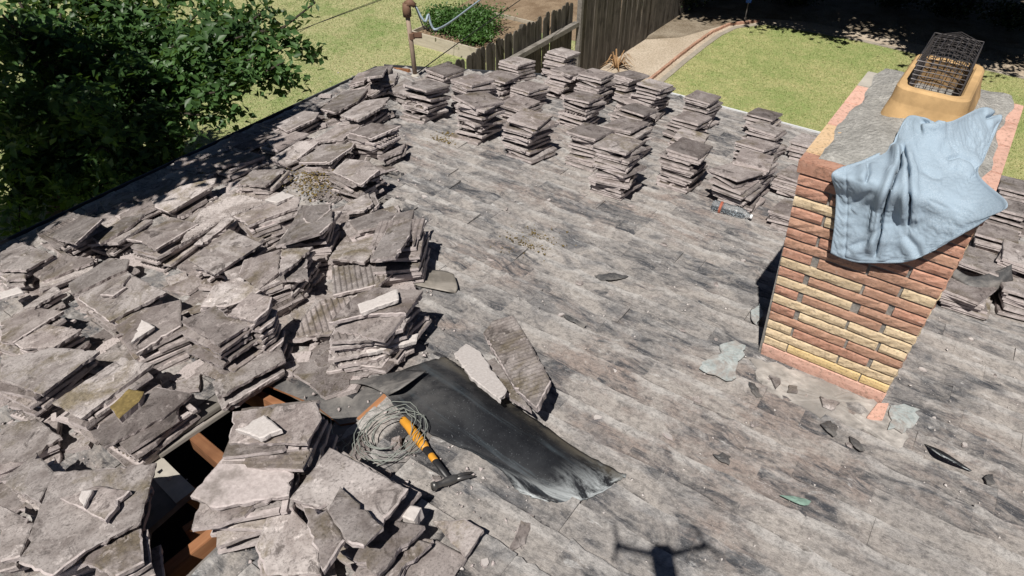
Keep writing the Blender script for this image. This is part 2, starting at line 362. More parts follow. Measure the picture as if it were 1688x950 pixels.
# concrete mow strip round the back lawn
ctr = np.mean(np.array(lawn_r), axis=0)
def offset_line(pts, d):
    out = []
    for i, q in enumerate(pts):
        t = pts[min(i+1, len(pts)-1)]-pts[max(i-1, 0)]; t = t/np.linalg.norm(t); nrm = np.array([-t[1], t[0], 0])
        out.append(q+nrm*d)
    return out
stp = [W(5.80, 8.6, 0)]+eg
for nm, d0, d1, hz, mt, lb, ct in (('mow_strip', .0, .13, .03, M_strip, 'pale concrete mow strip curving round the back lawn', 'kerb'),):
    a, b = offset_line(stp, d0), offset_line(stp, d1); mb = MB()
    n = len(a); V = [q+ZV*hz for q in a]+[q+ZV*hz for q in b]+[q for q in a]+[q for q in b]
    F = []
    for i in range(n-1): F += [(i, i+1, n+i+1, n+i), (2*n+i, 2*n+i+1, i+1, i), (n+i, n+i+1, 3*n+i+1, 3*n+i)]
    mb.add(V, F); tag(mb.build(nm, mt), lb, ct, kind='structure')
# brick edging beside the path
be = empty('brick_edging', tuple(W(6.12, 14, 0))); tag(be, 'low red brick edging between the dirt path and the back lawn', 'edging')
bl = offset_line(stp, .30)
cum = [0]
for i in range(1, len(bl)): cum.append(cum[-1]+np.linalg.norm(bl[i]-bl[i-1]))
def along(pts, cum, s):
    i = min(max(np.searchsorted(cum, s)-1, 0), len(pts)-2); t = (s-cum[i])/(cum[i+1]-cum[i]); d = pts[i+1]-pts[i]
    return pts[i]+d*t, d/np.linalg.norm(d)
mbk = MB(); mbk.box((0, 0, .03), (.105, 0, 0), (0, .03, 0), (0, 0, .03)); me_b = mesh('brick', mbk.V, mbk.F, M_bb)
base0 = Vector(be.location)
s = 3.0
while s < 10.6:
    q, t = along(bl, cum, s); o = obj('brick', me_b, be); o.location = Vector(q)-base0
    o.rotation_euler = (random.uniform(-.06, .06), random.uniform(-.06, .06), math.atan2(t[1], t[0])+random.uniform(-.06, .06)); s += .235
# grass blades
def blades(name, poly_fn, box, n, mat, label, h=.032):
    e0, e1, p0, p1 = box; e = rng.uniform(e0, e1, n); p = rng.uniform(p0, p1, n)
    X = np.outer(e, EV)+np.outer(p, PV); k = poly_fn(X); X = X[k]; n = len(X)
    a = rng.uniform(0, 2*np.pi, n); hh = h*rng.uniform(.5, 1.2, n); wd = .008
    d = np.stack([np.cos(a), np.sin(a), 0*a], 1); t = np.stack([rng.normal(0, .35, n)*hh, rng.normal(0, .35, n)*hh, hh], 1)
    V = np.stack([X+d*wd, X-d*wd, X+t], 1).reshape(-1, 3); V[:, 2] += .008
    o = obj(name, fast(name, V, np.arange(len(V)).reshape(-1, 3), mat)); return tag(o, label, 'grass', kind='stuff')
def in_poly(poly):
    P = np.array(poly)[:, :2]
    def f(X):
        x, y = X[:, 0], X[:, 1]; r = np.zeros(len(X), bool); j = len(P)-1
        for i in range(len(P)):
            c = ((P[i, 1] > y) != (P[j, 1] > y)) & (x < (P[j, 0]-P[i, 0])*(y-P[i, 1])/(P[j, 1]-P[i, 1]+1e-12)+P[i, 0]); r ^= c; j = i
        return r
    return f
bedbox = (9.68, 11.85, 12.62, 14.85)
def left_ok(X):
    e, p = X@EV, X@PV
    return ~((e > 9.6) & (e < 11.95) & (p > 12.5) & (p < 15.0)) & ~((p > 14.9) & (e < 11.8+.2*(p-15)))
blades('grass', left_ok, (FE+.2, 20, 3, 22), 150000, M_lawnL, 'short dry grass of the left lawn')
blades('grass.001', in_poly(lawn_r), (-3, 6.5, 8.4, 21), 150000, M_lawnR, 'short green grass of the back lawn')
sheet('bare_soil', [W(FE+.2, 15.05, 0), W(12.6, 15.05, 0), W(13.8, 24, 0), W(FE+.2, 24, 0)], .014, M_soil, 'bare brown soil beyond the raised planter bed', 'soil')
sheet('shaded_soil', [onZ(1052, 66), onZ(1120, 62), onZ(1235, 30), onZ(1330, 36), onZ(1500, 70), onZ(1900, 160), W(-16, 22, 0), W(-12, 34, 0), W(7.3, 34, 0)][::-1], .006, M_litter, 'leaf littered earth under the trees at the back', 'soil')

# ---------------------------------------------------------------- fence
def fence_board_mesh(h, dog):
    w2, t = .068, .009
    if dog: pts = [(-w2, 0), (w2, 0), (w2, h-.05), (w2-.035, h), (-w2+.035, h), (-w2, h-.05)]
    else: pts = [(-w2, 0), (w2, 0), (w2, h), (-w2, h)]
    mb = MB(); mb.prism([(x, t, z) for x, z in pts], [(x, -t, z) for x, z in pts])
    return mesh('board', mb.V, mb.F, M_fence)
fo = empty('picket_fence', tuple(W(FE, 8, 0))); tag(fo, 'weathered grey dog-eared picket fence behind the tile stacks', 'fence')
fb = Vector(fo.location); rz = math.atan2(PV[1], PV[0])
bm_d = [fence_board_mesh(1.8, True), fence_board_mesh(1.77, True), fence_board_mesh(1.83, True)]
p = 6.4
while p < 12.78:
    o = obj('board', random.choice(bm_d), fo); o.location = Vector(W(FE+random.uniform(-.004, .004), p, random.uniform(-.01, .01)))-fb
    o.rotation_euler = (random.uniform(-.012, .012), random.uniform(-.008, .008), rz); p += .142
def fpart(nm, e, p0, p1, z, hw, hh, par, base, mat=M_fence):
    mb = MB(); c = W(e, (p0+p1)/2, z); mb.box(c-np.array(base), PV*(p1-p0)/2, EV*hw, ZV*hh); return mb.build(nm, mat, par)
fpart('rail', FE-.075, 10.3, 12.78, 1.34, .055, .045, fo, fb, M_greyw)
fpart('rail', FE-.04, 6.4, 12.78, .45, .02, .045, fo, fb)
for q in (6.5, 8.8, 11.0): fpart('post', FE+.07, q-.045, q+.045, .9, .045, .9, fo, fb)
fo2 = empty('board_fence', tuple(W(FE, 14, 0))); tag(fo2, 'tall sunlit grey board fence panel between lawn and dirt path', 'fence')
fb2 = Vector(fo2.location); bm_p = [fence_board_mesh(2.35, False), fence_board_mesh(2.3, False)]
p = 12.95
while p < 16.2:
    o = obj('board', random.choice(bm_p), fo2); o.location = Vector(W(FE-.10+random.uniform(-.005, .005), p, random.uniform(0, .02)))-fb2
    o.rotation_euler = (random.uniform(-.012, .012), random.uniform(-.006, .006), rz); p += .139
fpart('post', FE-.11, 12.79, 12.875, 1.15, .05, 1.15, fo2, fb2, M_greyw)
fpart('post', FE-.03, 16.16, 16.25, 1.15, .05, 1.15, fo2, fb2)
fpart('rail', FE-.065, 12.88, 16.15, .4, .018, .045, fo2, fb2); fpart('rail', FE-.065, 12.88, 16.15, 1.9, .018, .045, fo2, fb2)
# darker fence run going on behind, in tree shade
fo3 = empty('board_fence', tuple(W(FE+.4, 18, 0))); tag(fo3, 'shaded dark board fence continuing behind the tall panel', 'fence')
fb3 = Vector(fo3.location); p = 16.4
while p < 24:
    o = obj('board', random.choice(bm_p), fo3); o.location = Vector(W(FE-.05, p, 0))-fb3; o.rotation_euler = (0, 0, rz); p += .139

# ---------------------------------------------------------------- planter bed
def boards(name, label, cat, corners, h, mat, pn='board', t=.02):
    r = empty(name, tuple(np.mean(corners, axis=0)*[1, 1, 0])); tag(r, label, cat); b = np.array(r.location)
    for i in range(len(corners)):
        a, c = corners[i], corners[(i+1) % len(corners)]; d = c-a; L = np.linalg.norm(d); d = d/L; n = np.array([-d[1], d[0], 0])
        mb = MB(); mb.box((0, 0, 0), (L/2-.022*(1 if i % 2 else -1), 0, 0), (0, t, 0), (0, 0, h/2)); o = mb.build(pn, mat, r)
        o.location = Vector((a+c)/2+ZV*(h/2)-b); o.rotation_euler = (0, 0, math.atan2(d[1], d[0]))
    return r
be0, be1, bp0, bp1 = bedbox
bed = boards('raised_planter', 'raised garden bed of pale boards on the dry lawn', 'planter', [W(be0, bp0, 0), W(be1, bp0, 0), W(be1, bp1, 0), W(be0, bp1, 0)], .32, M_plank)
so = obj('soil', mesh('soil', [v-np.array(bed.location) for v in (W(be0+.03, bp0+.03, .24), W(be1-.03, bp0+.03, .24), W(be1-.03, bp1-.03, .24), W(be0+.03, bp1-.03, .24))], [(3, 2, 1, 0)], M_soil), bed)
def leaf_mesh(name, C, size, mat, up=.4, fold=.25):
    """C (n,3) leaf centres; each leaf two folded triangles pairs"""
    n = len(C); nr = rng.normal(0, 1, (n, 3)); nr[:, 2] = np.abs(nr[:, 2])+up; nr /= np.linalg.norm(nr, axis=1)[:, None]
    t = rng.normal(0, 1, (n, 3)); t -= nr*(t*nr).sum(1)[:, None]; t /= np.linalg.norm(t, axis=1)[:, None]; b = np.cross(nr, t)
    s = (size*rng.uniform(.6, 1.25, n))[:, None]
    tip = C+t*s*.62; base = C-t*s*.5; l = C+b*s*.30+nr*s*fold*.5+t*s*.05; r = C-b*s*.30+nr*s*fold*.5+t*s*.05
    V = np.stack([base, l, tip, r], 1).reshape(-1, 3); i = np.arange(n)*4
    F = np.concatenate([np.stack([i, i+1, i+2], 1), np.stack([i, i+2, i+3], 1)])
    return fast(name, V, F, mat)
def plant(name, label, cat, base, n, rad, h, size, mat, stems=7, group=None):
    r = empty(name, tuple(base)); tag(r, label, cat, group)
    C = rng.normal(0, 1, (n, 3))*[rad, rad, 0]; C[:, 2] = rng.beta(2, 1.6, n)*h; C[:, :2] *= (.5+.6*C[:, 2:]/h)
    obj('foliage', leaf_mesh('foliage', C, size, mat), r)
    mb = MB()
    for i in range(stems):
        a = random.uniform(0, 6.28); mb.tube([(0, 0, 0), (math.cos(a)*rad*.3, math.sin(a)*rad*.3, h*.5), (math.cos(a)*rad*.8, math.sin(a)*rad*.8, h*.95)], [.008, .006, .003], 5)
    mb.build('stem', M_herb, r); return r
bp = [(.25, .7, 'feathery green herb at the left corner of the planter', .55, .24), (.55, .95, 'bushy green herb in the middle of the planter', .5, .30), (.95, .75, 'round green herb at the front of the planter', .42, .30),
      (1.25, 1.2, 'tall grey-green herb at the back of the planter', .62, .28), (1.45, .55, 'low green herb nearest the planter front board', .34, .24), (.75, 1.5, 'grey-green sprawling herb at the planter back board', .45, .26)]
for a, b, lb, h, rd in bp: plant('herb_plant', lb, 'plant', W(be1-.15-a, bp0+b*.85, .24), 1500, rd, h, .07, M_herb, group='herbs in the raised planter')
# dried spiky plant by the fence
dp = onZ(1016, 112); r = empty('dried_plant', tuple(dp)); tag(r, 'dried orange spiky plant at the foot of the fence panel', 'plant')
mb = MB()
for i in range(34):
    a = random.uniform(0, 6.28); L = random.uniform(.25, .5); q = np.array([math.cos(a), math.sin(a), 0]); sd = np.array([-q[1], q[0], 0])*.016; z = random.uniform(.12, .4)
    P = [np.zeros(3)+q*.02, q*L*.5+ZV*z, q*L+ZV*z*.45]; mb.add([P[0]-sd, P[0]+sd, P[1]+sd, P[1]-sd, P[2]], [(0, 1, 2, 3), (3, 2, 4)])
mb.build('leaf_rosette', M_dry, r)
# blue marker stake
sp = onZ(1228, 32); mk = empty('garden_stake', tuple(sp)); tag(mk, 'thin garden stake with small blue top at the lawn corner', 'stake')
mb = MB(); mb.tube([(0, 0, 0), (.0, 0, .62)], .012, 6); mb.build('stake', M_greyw, mk)
mb = MB(); mb.box((0, 0, .52), (.07, 0, 0), (0, .015, 0), (0, 0, .10)); mb.build('tag', M_bluep, mk, bevel=.01)

# ---------------------------------------------------------------- trees
def limb(mb, a, b, r0, r1, wob=.12, seg=6, n=7):
    a, b = np.asarray(a, float), np.asarray(b, float); L = np.linalg.norm(b-a); pts = []
    for i in range(n):
        t = i/(n-1); q = a+(b-a)*t
        if 0 < i < n-1: q = q+rng.normal(0, wob*L*.22, 3)*math.sin(math.pi*t)
        pts.append(q)
    mb.tube(pts, [r0+(r1-r0)*i/(n-1) for i in range(n)], seg); return pts
def tree(name, label, base, fork, ends, nleaf, lsize, mat, spread, group=None, r0=.14, tail=.6, twig=3):
    base = np.asarray(base, float); r = empty(name, tuple(base)); tag(r, label, 'tree', group)
    mb = MB(); tr = limb(mb, base, fork, r0, r0*.62, .05, 10, 8); C = []
    for en in ends:
        en = np.asarray(en, float); k = random.randint(4, 7); st = tr[k]
        pts = limb(mb, st, en, r0*.34, .012, .14, 6, 8); w0 = spread*random.uniform(.7, 1.2)
        arms = [pts[3:]]
        for j in range(twig):
            q = pts[random.randint(3, 7)]; d = rng.normal(0, 1, 3); d[2] *= .5; d /= np.linalg.norm(d)
            arms.append(limb(mb, q, q+d*spread*random.uniform(.8, 1.7), .012, .004, .15, 4, 5))
        per = nleaf//(len(ends)*len(arms))
        for ar in arms:
            ar = np.array(ar); t = rng.uniform(0, len(ar)-1.001, per); i = t.astype(int); f = (t-i)[:, None]
            C.append(ar[i]*(1-f)+ar[i+1]*f+rng.normal(0, 1, (per, 3))*[w0*.36, w0*.36, w0*.26])
    C = np.concatenate(C)
    V = [v-base for v in mb.V]; obj('trunk', mesh('trunk', V, mb.F, M_bark, smooth=True), r)
    obj('crown', leaf_mesh('crown', C-base, lsize, mat, .5), r); return r
le = [(468, 102, 9.3), (452, 60, 9.6), (430, 22, 9.8), (520, 4, 10.2), (405, 128, 9.1), (372, 150, 9.0), (330, 190, 8.9), (315, 225, 8.6), (262, 120, 9), (205, 60, 9.5), (140, 165, 8.0), (180, 250, 8.6),
      (60, 90, 8.8), (60, 200, 8.5), (20, 280, 8.5), (120, 290, 9), (235, 285, 8.8), (290, 262, 8.7), (300, 60, 9.5), (385, 30, 10), (100, 20, 9), (0, 20, 8), (200, 190, 9.2), (262, 205, 9.4), (330, 105, 10), (30, 330, 9.2), (0, 150, 8.2),
      (160, 110, 10.4), (80, 140, 10.6), (230, 30, 10.8), (40, 250, 10.2), (150, 220, 10.4), (110, 60, 10.6), (250, 160, 10.6), (-60, 90, 9), (-60, 230, 9), (190, 320, 9.0), (90, 345, 9.4), (20, -15, 9.5), (90, -10, 10), (150, -5, 10), (215, 0, 10.4), (280, 8, 10.4), (345, 2, 10.4), (50, 40, 9.6), (180, 30, 9.8), (400, 60, 9.4), (350, 70, 9.4), (420, 95, 9.2)]
ends = [atD(*q) for q in le]
tree('broadleaf_tree', 'large dark green broadleaf tree at the left of the roof', onZ(95, 385), atD(120, 150, 9.6), ends, 27000, .13, M_leaf, .40, r0=.17)
shade = [tuple(Lp(e_, p_)-SUND*s_) for e_, p_, s_ in ((5.95, 2.6, 3.8), (6.15, 3.1, 3.6), (5.95, 3.5, 3.9), (6.2, 3.9, 3.5), (6.05, 4.3, 3.7), (6.2, 2.2, 3.8), (6.1, 1.5, 3.9), (6.0, 2.9, 3.9), (6.1, 3.3, 3.7), (6.0, 3.7, 3.8), (6.1, 4.1, 3.9), (6.2, 2.5, 3.6), (6.0, 2.3, 4.0), (6.15, 1.8, 3.7), (5.95, 4.5, 3.8))]
up = shade+[(-8.2+rng.normal(0, 1.1), 6.0+rng.normal(0, 1.2), 8.0+rng.normal(0, .7)) for i in range(8)]+[(-4.3, 4.6, 6.6), (-4.7, 5.0, 6.5), (-4.9, 4.3, 6.9), (-5.6, 4.6, 7.0), (-6.2, 5.2, 7.2), (-5.4, 5.8, 6.9), (-6.6, 6.4, 7.4), (-5.8, 6.6, 7.3), (-6.8, 3.2, 7.2)]
tree('broadleaf_tree', 'taller broadleaf tree beyond the left edge shading the roof corner', (-11.0, 6.0, 0), (-9.4, 5.8, 5.6), up, 26000, .15, M_leaf, .5, r0=.24)
# shade trees over the back of the yard
def canopy(x, y, z, rx, ry, rz, n): return [(x+rng.uniform(-rx, rx), y+rng.uniform(-ry, ry), z+rng.uniform(-rz, rz)) for i in range(n)]
bt = [((4.6, 21.5), (4.6, 17.9, 4.4), (1.8, 1.4), 'shade tree with spreading crown behind the board fence'), ((8.3, 21.0), (8.0, 17.3, 4.4), (2.3, 1.5), 'shade tree with dark trunk at the back of the lawn'),
      ((12.2, 19.4), (11.0, 14.6, 4.4), (2.3, 1.6), 'shade tree at the right end of the back lawn'), ((16.4, 18.0), (14.4, 12.4, 4.5), (2.3, 1.6), 'shade tree beyond the right edge of the back lawn'),
      ((7.5, 25), (7.2, 21.0, 5.0), (4, 2.2), 'far shade tree behind the others at the back'), ((14, 23.5), (13.5, 18.6, 5.0), (4, 2.4), 'far shade tree at the back right corner')]
for (bx, by), c, (rx, ry), lb in bt:
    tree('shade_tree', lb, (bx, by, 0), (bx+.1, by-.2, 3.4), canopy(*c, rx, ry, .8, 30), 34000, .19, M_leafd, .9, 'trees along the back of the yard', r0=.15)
# low shrubs in the shade
for x, y, lb in ((1075, 10, 'dark shrub in the shade beside the board fence'), (1120, 12, 'dark shrub between the fence and the blue topped stake'), (1310, 8, 'dark shrub at the top of the picture above the lawn'), (1470, 10, 'dark shrub in the shade above the chimney'), (1560, 25, 'dark shrub in the shade behind the flue cage'), (1660, 45, 'dark shrub at the far right in the shade')):
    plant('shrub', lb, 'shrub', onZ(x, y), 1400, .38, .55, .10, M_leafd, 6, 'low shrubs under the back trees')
# ================================================================ HOUSE
house = empty('house'); tag(house, 'house roof being stripped of tiles, with brick chimney and eave gutters', 'house')
EAVE_E, EAVE_P = 6.25, 8.235
PC = (zM(0, 0)-zL(0, 0)+TB*EAVE_E)/TA
def hipE(p): return (zL(0, 0)-zM(0, 0)+TA*p)/TB
RID = -2.6; ch_e = EAVE_E-(EAVE_P-PC)
Mpoly = [(hipE(RID), RID), (EAVE_E, PC), (ch_e, EAVE_P), (-7.5, EAVE_P), (-7.5, RID)]
hole_px = [(262, 748), (350, 684), (440, 628), (505, 662), (556, 690), (500, 770), (452, 842), (408, 852), (296, 960), (232, 962), (246, 872), (322, 806), (285, 772)]
hole = [onL(x, y) for x, y in hole_px]
Lpoly = [Lp(hipE(RID), RID), Lp(EAVE_E, RID), Lp(EAVE_E, PC)]
def slab(name, outer, n, th, mats, parent, holes=()):
    loops = [outer]+list(holes); allp = [q for lp in loops for q in lp]
    tris = tessellate_polygon([[Vector(q) for q in lp] for lp in loops]); k = len(allp)
    V = list(allp)+[q-n*th for q in allp]; F = []; mi = []
    for t in tris:
        a, b, c = [allp[i] for i in t]
        if np.cross(b-a, c-a)@n < 0: t = (t[0], t[2], t[1])
        F.append(tuple(t)); mi.append(0); F.append((t[0]+k, t[2]+k, t[1]+k)); mi.append(1)
    o = 0
    for lp in loops:
        for i in range(len(lp)):
            j = (i+1) % len(lp); F.append((o+i, o+j, o+j+k, o+i+k)); mi.append(1)
        o += len(lp)
    return obj(name, mesh(name, V, F, mats, mi), parent)
roofM = slab('roof', [Mp(*q, -.02) for q in Mpoly], NMu, .03, [M_deck, M_ply], house)
roofL = slab('roof', Lpoly, NLu, .03, [M_deck, M_ply], house, [hole])
roofL['label'] = 'side roof slope with a ragged hole showing rafters'
roofB = slab('roof', [Mp(hipE(RID), RID-.001), Mp(-7.5, RID-.001), W(-7.5, RID-5, zM(0, RID)-5*TA), W(hipE(RID), RID-5, zM(0, RID)-5*TA)], (ZV-PV*TA)/np.linalg.norm(ZV-PV*TA), .03, [M_deck, M_ply], house)
# walls under the eaves and the attic floor
wall_ep = [(EAVE_E-.45, RID-4.5), (EAVE_E-.45, PC-.2), (ch_e-.2, EAVE_P-.45), (-7.2, EAVE_P-.45), (-7.2, RID-4.5)]
for i in range(5):
    (a0, a1), (b0, b1) = wall_ep[i], wall_ep[(i+1) % 5]; A, B = W(a0, a1, 0), W(b0, b1, 0); d = (B-A)/np.linalg.norm(B-A); nrm = np.array([-d[1], d[0], 0])
    mb = MB(); mb.box((A+B)/2+ZV*1.2, (B-A)/2, nrm*.07, ZV*1.2); mb.build('wall', M_stucco, house)
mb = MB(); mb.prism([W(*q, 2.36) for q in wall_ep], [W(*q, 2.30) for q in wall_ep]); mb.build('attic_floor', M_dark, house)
# fascia and gutters
def beam(mb, A, B, hw, hh, up=ZV, m=0):
    d = (B-A); L = np.linalg.norm(d); d = d/L; s = np.cross(d, up); s /= np.linalg.norm(s); u = np.cross(s, d); mb.box((A+B)/2, d*L/2, s*hw, u*hh, m)
def gutter(A, B, out, mat):
    mb = MB(); c = .0
    beam(mb, A+out*.02-ZV*.06, B+out*.02-ZV*.06, .012, .06); beam(mb, A+out*.075-ZV*.115, B+out*.075-ZV*.115, .045, .006); beam(mb, A+out*.125-ZV*.058, B+out*.125-ZV*.058, .008, .062)
    return mb.build('gutter', mat, house)
gutter(Lp(EAVE_E, RID), Lp(EAVE_E, PC), EV, M_gut)
gutter(Mp(ch_e, EAVE_P), Mp(-7.5, EAVE_P), PV, M_white)
dch = (EV+PV)/math.sqrt(2); gutter(Mp(EAVE_E, PC), Mp(ch_e, EAVE_P), dch, M_gut)
# rafters below the hole and along the side slope
for q in range(-3, 11):
    pp = q*.61+.12
    mb = MB(); e0 = max(hipE(max(pp, RID)), -1) if pp > RID else 0
    beam(mb, Lp(e0+.1, pp, -.10), Lp(EAVE_E-.3, pp, -.10), .02, .066, NLu); mb.build('rafter', M_raft, house)
def px_beam(name, a, b, h0, h1, hw, hh, mat, parent, plane=onL, up=NLu):
    mb = MB(); A, B = plane(*a, h0), plane(*b, h1); d = B-A; L = np.linalg.norm(d); mb.box((0, 0, 0), (L/2, 0, 0), (0, hw, 0), (0, 0, hh)); o = mb.build(name, mat, parent, bevel=.003)
    x = d/L; y = np.cross(up, x); y /= np.linalg.norm(y); z = np.cross(x, y)
    M = Matrix(((x[0], y[0], z[0]), (x[1], y[1], z[1]), (x[2], y[2], z[2]))).to_4x4(); M.translation = Vector((A+B)/2); o.matrix_world = M; return o
px_beam('rafter', (275, 952), (398, 852), -.035, -.035, .03, .045, M_raft, house)['label'] = 'orange rafter lit by the sun in the lower hole'
px_beam('rafter', (308, 882), (372, 838), -.05, -.05, .022, .04, M_raft, house)
px_beam('rafter', (318, 722), (376, 772), -.03, -.03, .028, .05, M_raft, house)
px_beam('rafter', (596, 697), (645, 652), -.0, .0, .03, .02, M_raft, house)['label'] = 'exposed orange rafter beside the wire coil'
# plywood patch around the upper right of the hole
pl = [onL(x, y, .012) for x, y in ((438, 634), (470, 610), (560, 580), (640, 590), (648, 650), (598, 694), (560, 700), (520, 668), (482, 652))]
mb = MB(); mb.prism(pl[::-1], [q-NLu*.014 for q in pl[::-1]], 0, 1); mb.build('sheathing_panel', [M_felt2, M_raft], house)['label'] = 'felt covered sheathing panel with a splintered orange edge'
pl = [onL(x, y, .008) for x, y in ((236, 770), (262, 748), (286, 772), (322, 806), (290, 830), (262, 800))]
mb = MB(); mb.prism(pl[::-1], [q-NLu*.012 for q in pl[::-1]], 0, 1); mb.build('sheathing_panel', [M_conc, M_ply], house)
# ---- shingles of the main slope
def shingle_mesh(k):
    n = 7; L, ex = 1.0, .26; r = random.Random(k); mb = MB(); up, lo, bt = [], [], []
    rag = .006+.012*r.random()
    for i in range(n):
        x = -L/2+L*i/(n-1); lift = .006*r.random()+(.018*r.random() if r.random() < .12 else 0); y = ex/2+r.uniform(-rag, rag)
        up.append((x, -ex/2, .006)); lo.append((x, y, .036+lift)); bt.append((x, y-.003, .004+lift*.6))
    V = up+lo+bt; F = [(i, i+1, n+i+1, n+i) for i in range(n-1)]+[(n+i, n+i+1, 2*n+i+1, 2*n+i) for i in range(n-1)]
    F += [(0, n, 2*n), (n-1, 3*n-1, 2*n-1)]
    me = mesh('shingle', V, F, M_sh); tn = me.attributes.new('tone', 'FLOAT', 'POINT'); tn.data.foreach_set('value', [((k*.618034) % 1.0)]*len(V)); me.attributes.new('run', 'FLOAT', 'POINT').data.foreach_set('value', [0.0]*n+[1.0]*(2*n)); return me
SHM = [shingle_mesh(k) for k in range(34)]
RM = Matrix(((EV[0], PSL[0], NMu[0]), (EV[1], PSL[1], NMu[1]), (EV[2], PSL[2], NMu[2])))   # x along e, y down slope, z normal
# right handed check: e x pslope should be -normal or +normal
if np.dot(np.cross(EV, PSL), NMu) < 0: RM = Matrix(((-EV[0], PSL[0], NMu[0]), (-EV[1], PSL[1], NMu[1]), (-EV[2], PSL[2], NMu[2])))
def in_view(X, m=60):
    d = X-CAM; z = d@FW
    if z < .1: return False
    x, y = 844+FPX*(d@RT)/z, 475-FPX*(d@UPV)/z; return -m < x < 1688+m and -m < y < 950+m
cpsl = PSL@PV
EXP = .2; cand = []
s = 0
while True:
    p = .3+s*EXP*cpsl
    if p > EAVE_P-.05: break
    e = -6.9-random.uniform(0, .8)
    emax = min(hipE(p)+.12, EAVE_E-(p-PC) if p > PC else 99)
    while e < emax-.05:
        L = random.uniform(.16, .62); L = min(L, emax-e)
        if L > .08: cand.append((e+L/2, p, L))
        e += L-random.uniform(.004, .012)
    s += 1
CH_A = onM(1255, 586); chE, chP = ep(CH_A)
def sh_matrix(e, p, L):
    q = Mp(e, p, -.018+random.uniform(0, .006)); R = RM @ Matrix.Rotation(random.uniform(-.010, .010), 3, 'Z'); M = R.to_4x4() @ Matrix.Diagonal((L*.997, 1, 1, 1)); M.translation = Vector(q); return M
seen = [c for c in cand if any(in_view(Mp(c[0]+d*c[2], c[1]), 0) for d in (-.5, 0, .5))]
seen.sort(key=lambda c: np.linalg.norm(Mp(c[0], c[1])-CAM)/math.sqrt(c[2]))
keep = set(map(id, seen[:298])); rest = MB(); rtone = []; rrun = []
for c in cand:
    me = random.choice(SHM); M = sh_matrix(*c)
    if id(c) in keep: o = obj('shingle', me, roofM); o.matrix_local = M
    elif -4.5 < c[0]: rest.add([M @ v.co for v in me.vertices], [tuple(f.vertices) for f in me.polygons]); rtone += [random.random()]*len(me.vertices); rrun += [0.0]*(len(me.vertices)//3)+[1.0]*(2*len(me.vertices)//3)
so_ = rest.build('shingle_field', M_sh, roofM); so_['kind'] = 'stuff'; so_.data.attributes.new('tone', 'FLOAT', 'POINT').data.foreach_set('value', rtone); so_.data.attributes.new('run', 'FLOAT', 'POINT').data.foreach_set('value', rrun)
# hip cap strip of dusty felt under the tiles of the side slope
rest = MB(); rtone = []; rrun = []
RL = Matrix(((PV[0], ESL[0], NLu[0]), (PV[1], ESL[1], NLu[1]), (PV[2], ESL[2], NLu[2])))
if np.dot(np.cross(PV, ESL), NLu) < 0: RL = Matrix(((-PV[0], ESL[0], NLu[0]), (-PV[1], ESL[1], NLu[1]), (-PV[2], ESL[2], NLu[2])))
holeC = in_poly(hole)
e = .6
while e < EAVE_E-.1:
    pmax = (zM(0, 0)-zL(0, 0)+TB*e)/TA; p = RID
    while p < pmax-.3:
        L = random.uniform(.2, .6); L = min(L, pmax-p); q = Lp(e, p+L/2, .001)
        corners = np.array([Lp(e+a, p+L*b) for a in (-.13, 0, .13) for b in np.linspace(-.05, 1.05, 9)])
        if not holeC(corners).any():
            M = RL.to_4x4() @ Matrix.Diagonal((L, 1, 1, 1)); M.translation = Vector(q); me = random.choice(SHM); rest.add([M @ v.co for v in me.vertices], [tuple(f.vertices) for f in me.polygons]); rtone += [random.random()]*len(me.vertices); rrun += [0.0]*(len(me.vertices)//3)+[1.0]*(2*len(me.vertices)//3)
        p += L+.005
    e += EXP*.985
so_ = rest.build('shingle_field', M_sh, roofL); so_['kind'] = 'stuff'; so_.data.attributes.new('tone', 'FLOAT', 'POINT').data.foreach_set('value', rtone); so_.data.attributes.new('run', 'FLOAT', 'POINT').data.foreach_set('value', rrun)
# ---------------------------------------------------------------- chimney
CHW, CHD, CHH = .676, 1.30, 1.30
ZB = CH_A[2]; chimney = None
def chw(u, v, h):
    """u along the front from its left corner, v back, h up; the shaft widens slightly to its top"""
    k = max(h, 0)/CHH; uu = u*(1+.19*k)-.095*k; return W(chE-uu, chP+v, ZB+h)
core = MB(); low = -.5
ci = .004
core.add([chw(ci, ci, low), chw(CHW-ci, ci, low), chw(CHW-ci, CHD-ci, low), chw(ci, CHD-ci, low), chw(ci, ci, CHH-.02), chw(CHW-ci, ci, CHH-.02), chw(CHW-ci, CHD-ci, CHH-.02), chw(ci, CHD-ci, CHH-.02)],
         [(3, 2, 1, 0), (4, 5, 6, 7), (0, 1, 5, 4), (1, 2, 6, 5), (2, 3, 7, 6), (3, 0, 4, 7)])
chimney = core.build('chimney', M_mort, house); chimney['label'] = 'tan and red roman brick chimney with blue shirt draped on it'
def brick(fn, a, b, h0, h1, mat, rough=.006, dep=.06):
    """fn(x, out, h) maps face coordinates to the world"""
    n = max(2, int((b-a)/.035)); V = []; F = []
    def row(h, off, jit): return [fn(a+(b-a)*i/n, off+random.uniform(-jit, jit), h) for i in range(n+1)]
    g = .004
    g = .005
    rows = [row(h0, -dep, 0), row(h0, -.001, 0), row(h0+g, .008, rough*.5), row((h0+h1)/2, .011, rough), row(h1-g, .008, rough*.5), row(h1, -.001, 0), row(h1, -dep, 0)]
    for r_ in rows: V += r_
    m = n+1
    for j in range(6):
        for i in range(n): F.append((j*m+i, j*m+i+1, (j+1)*m+i+1, (j+1)*m+i))
    F.append(tuple(j*m for j in reversed(range(7)))); F.append(tuple(j*m+n for j in range(7)))
    c = np.mean(np.array(V), axis=0); o = obj('brick', mesh('brick', [v-c for v in V], F, mat), chimney); o.location = Vector(c); return o
front = lambda x, o, h: chw(x, -o, h)
leftf = lambda x, o, h: chw(-o, CHD-x, h)
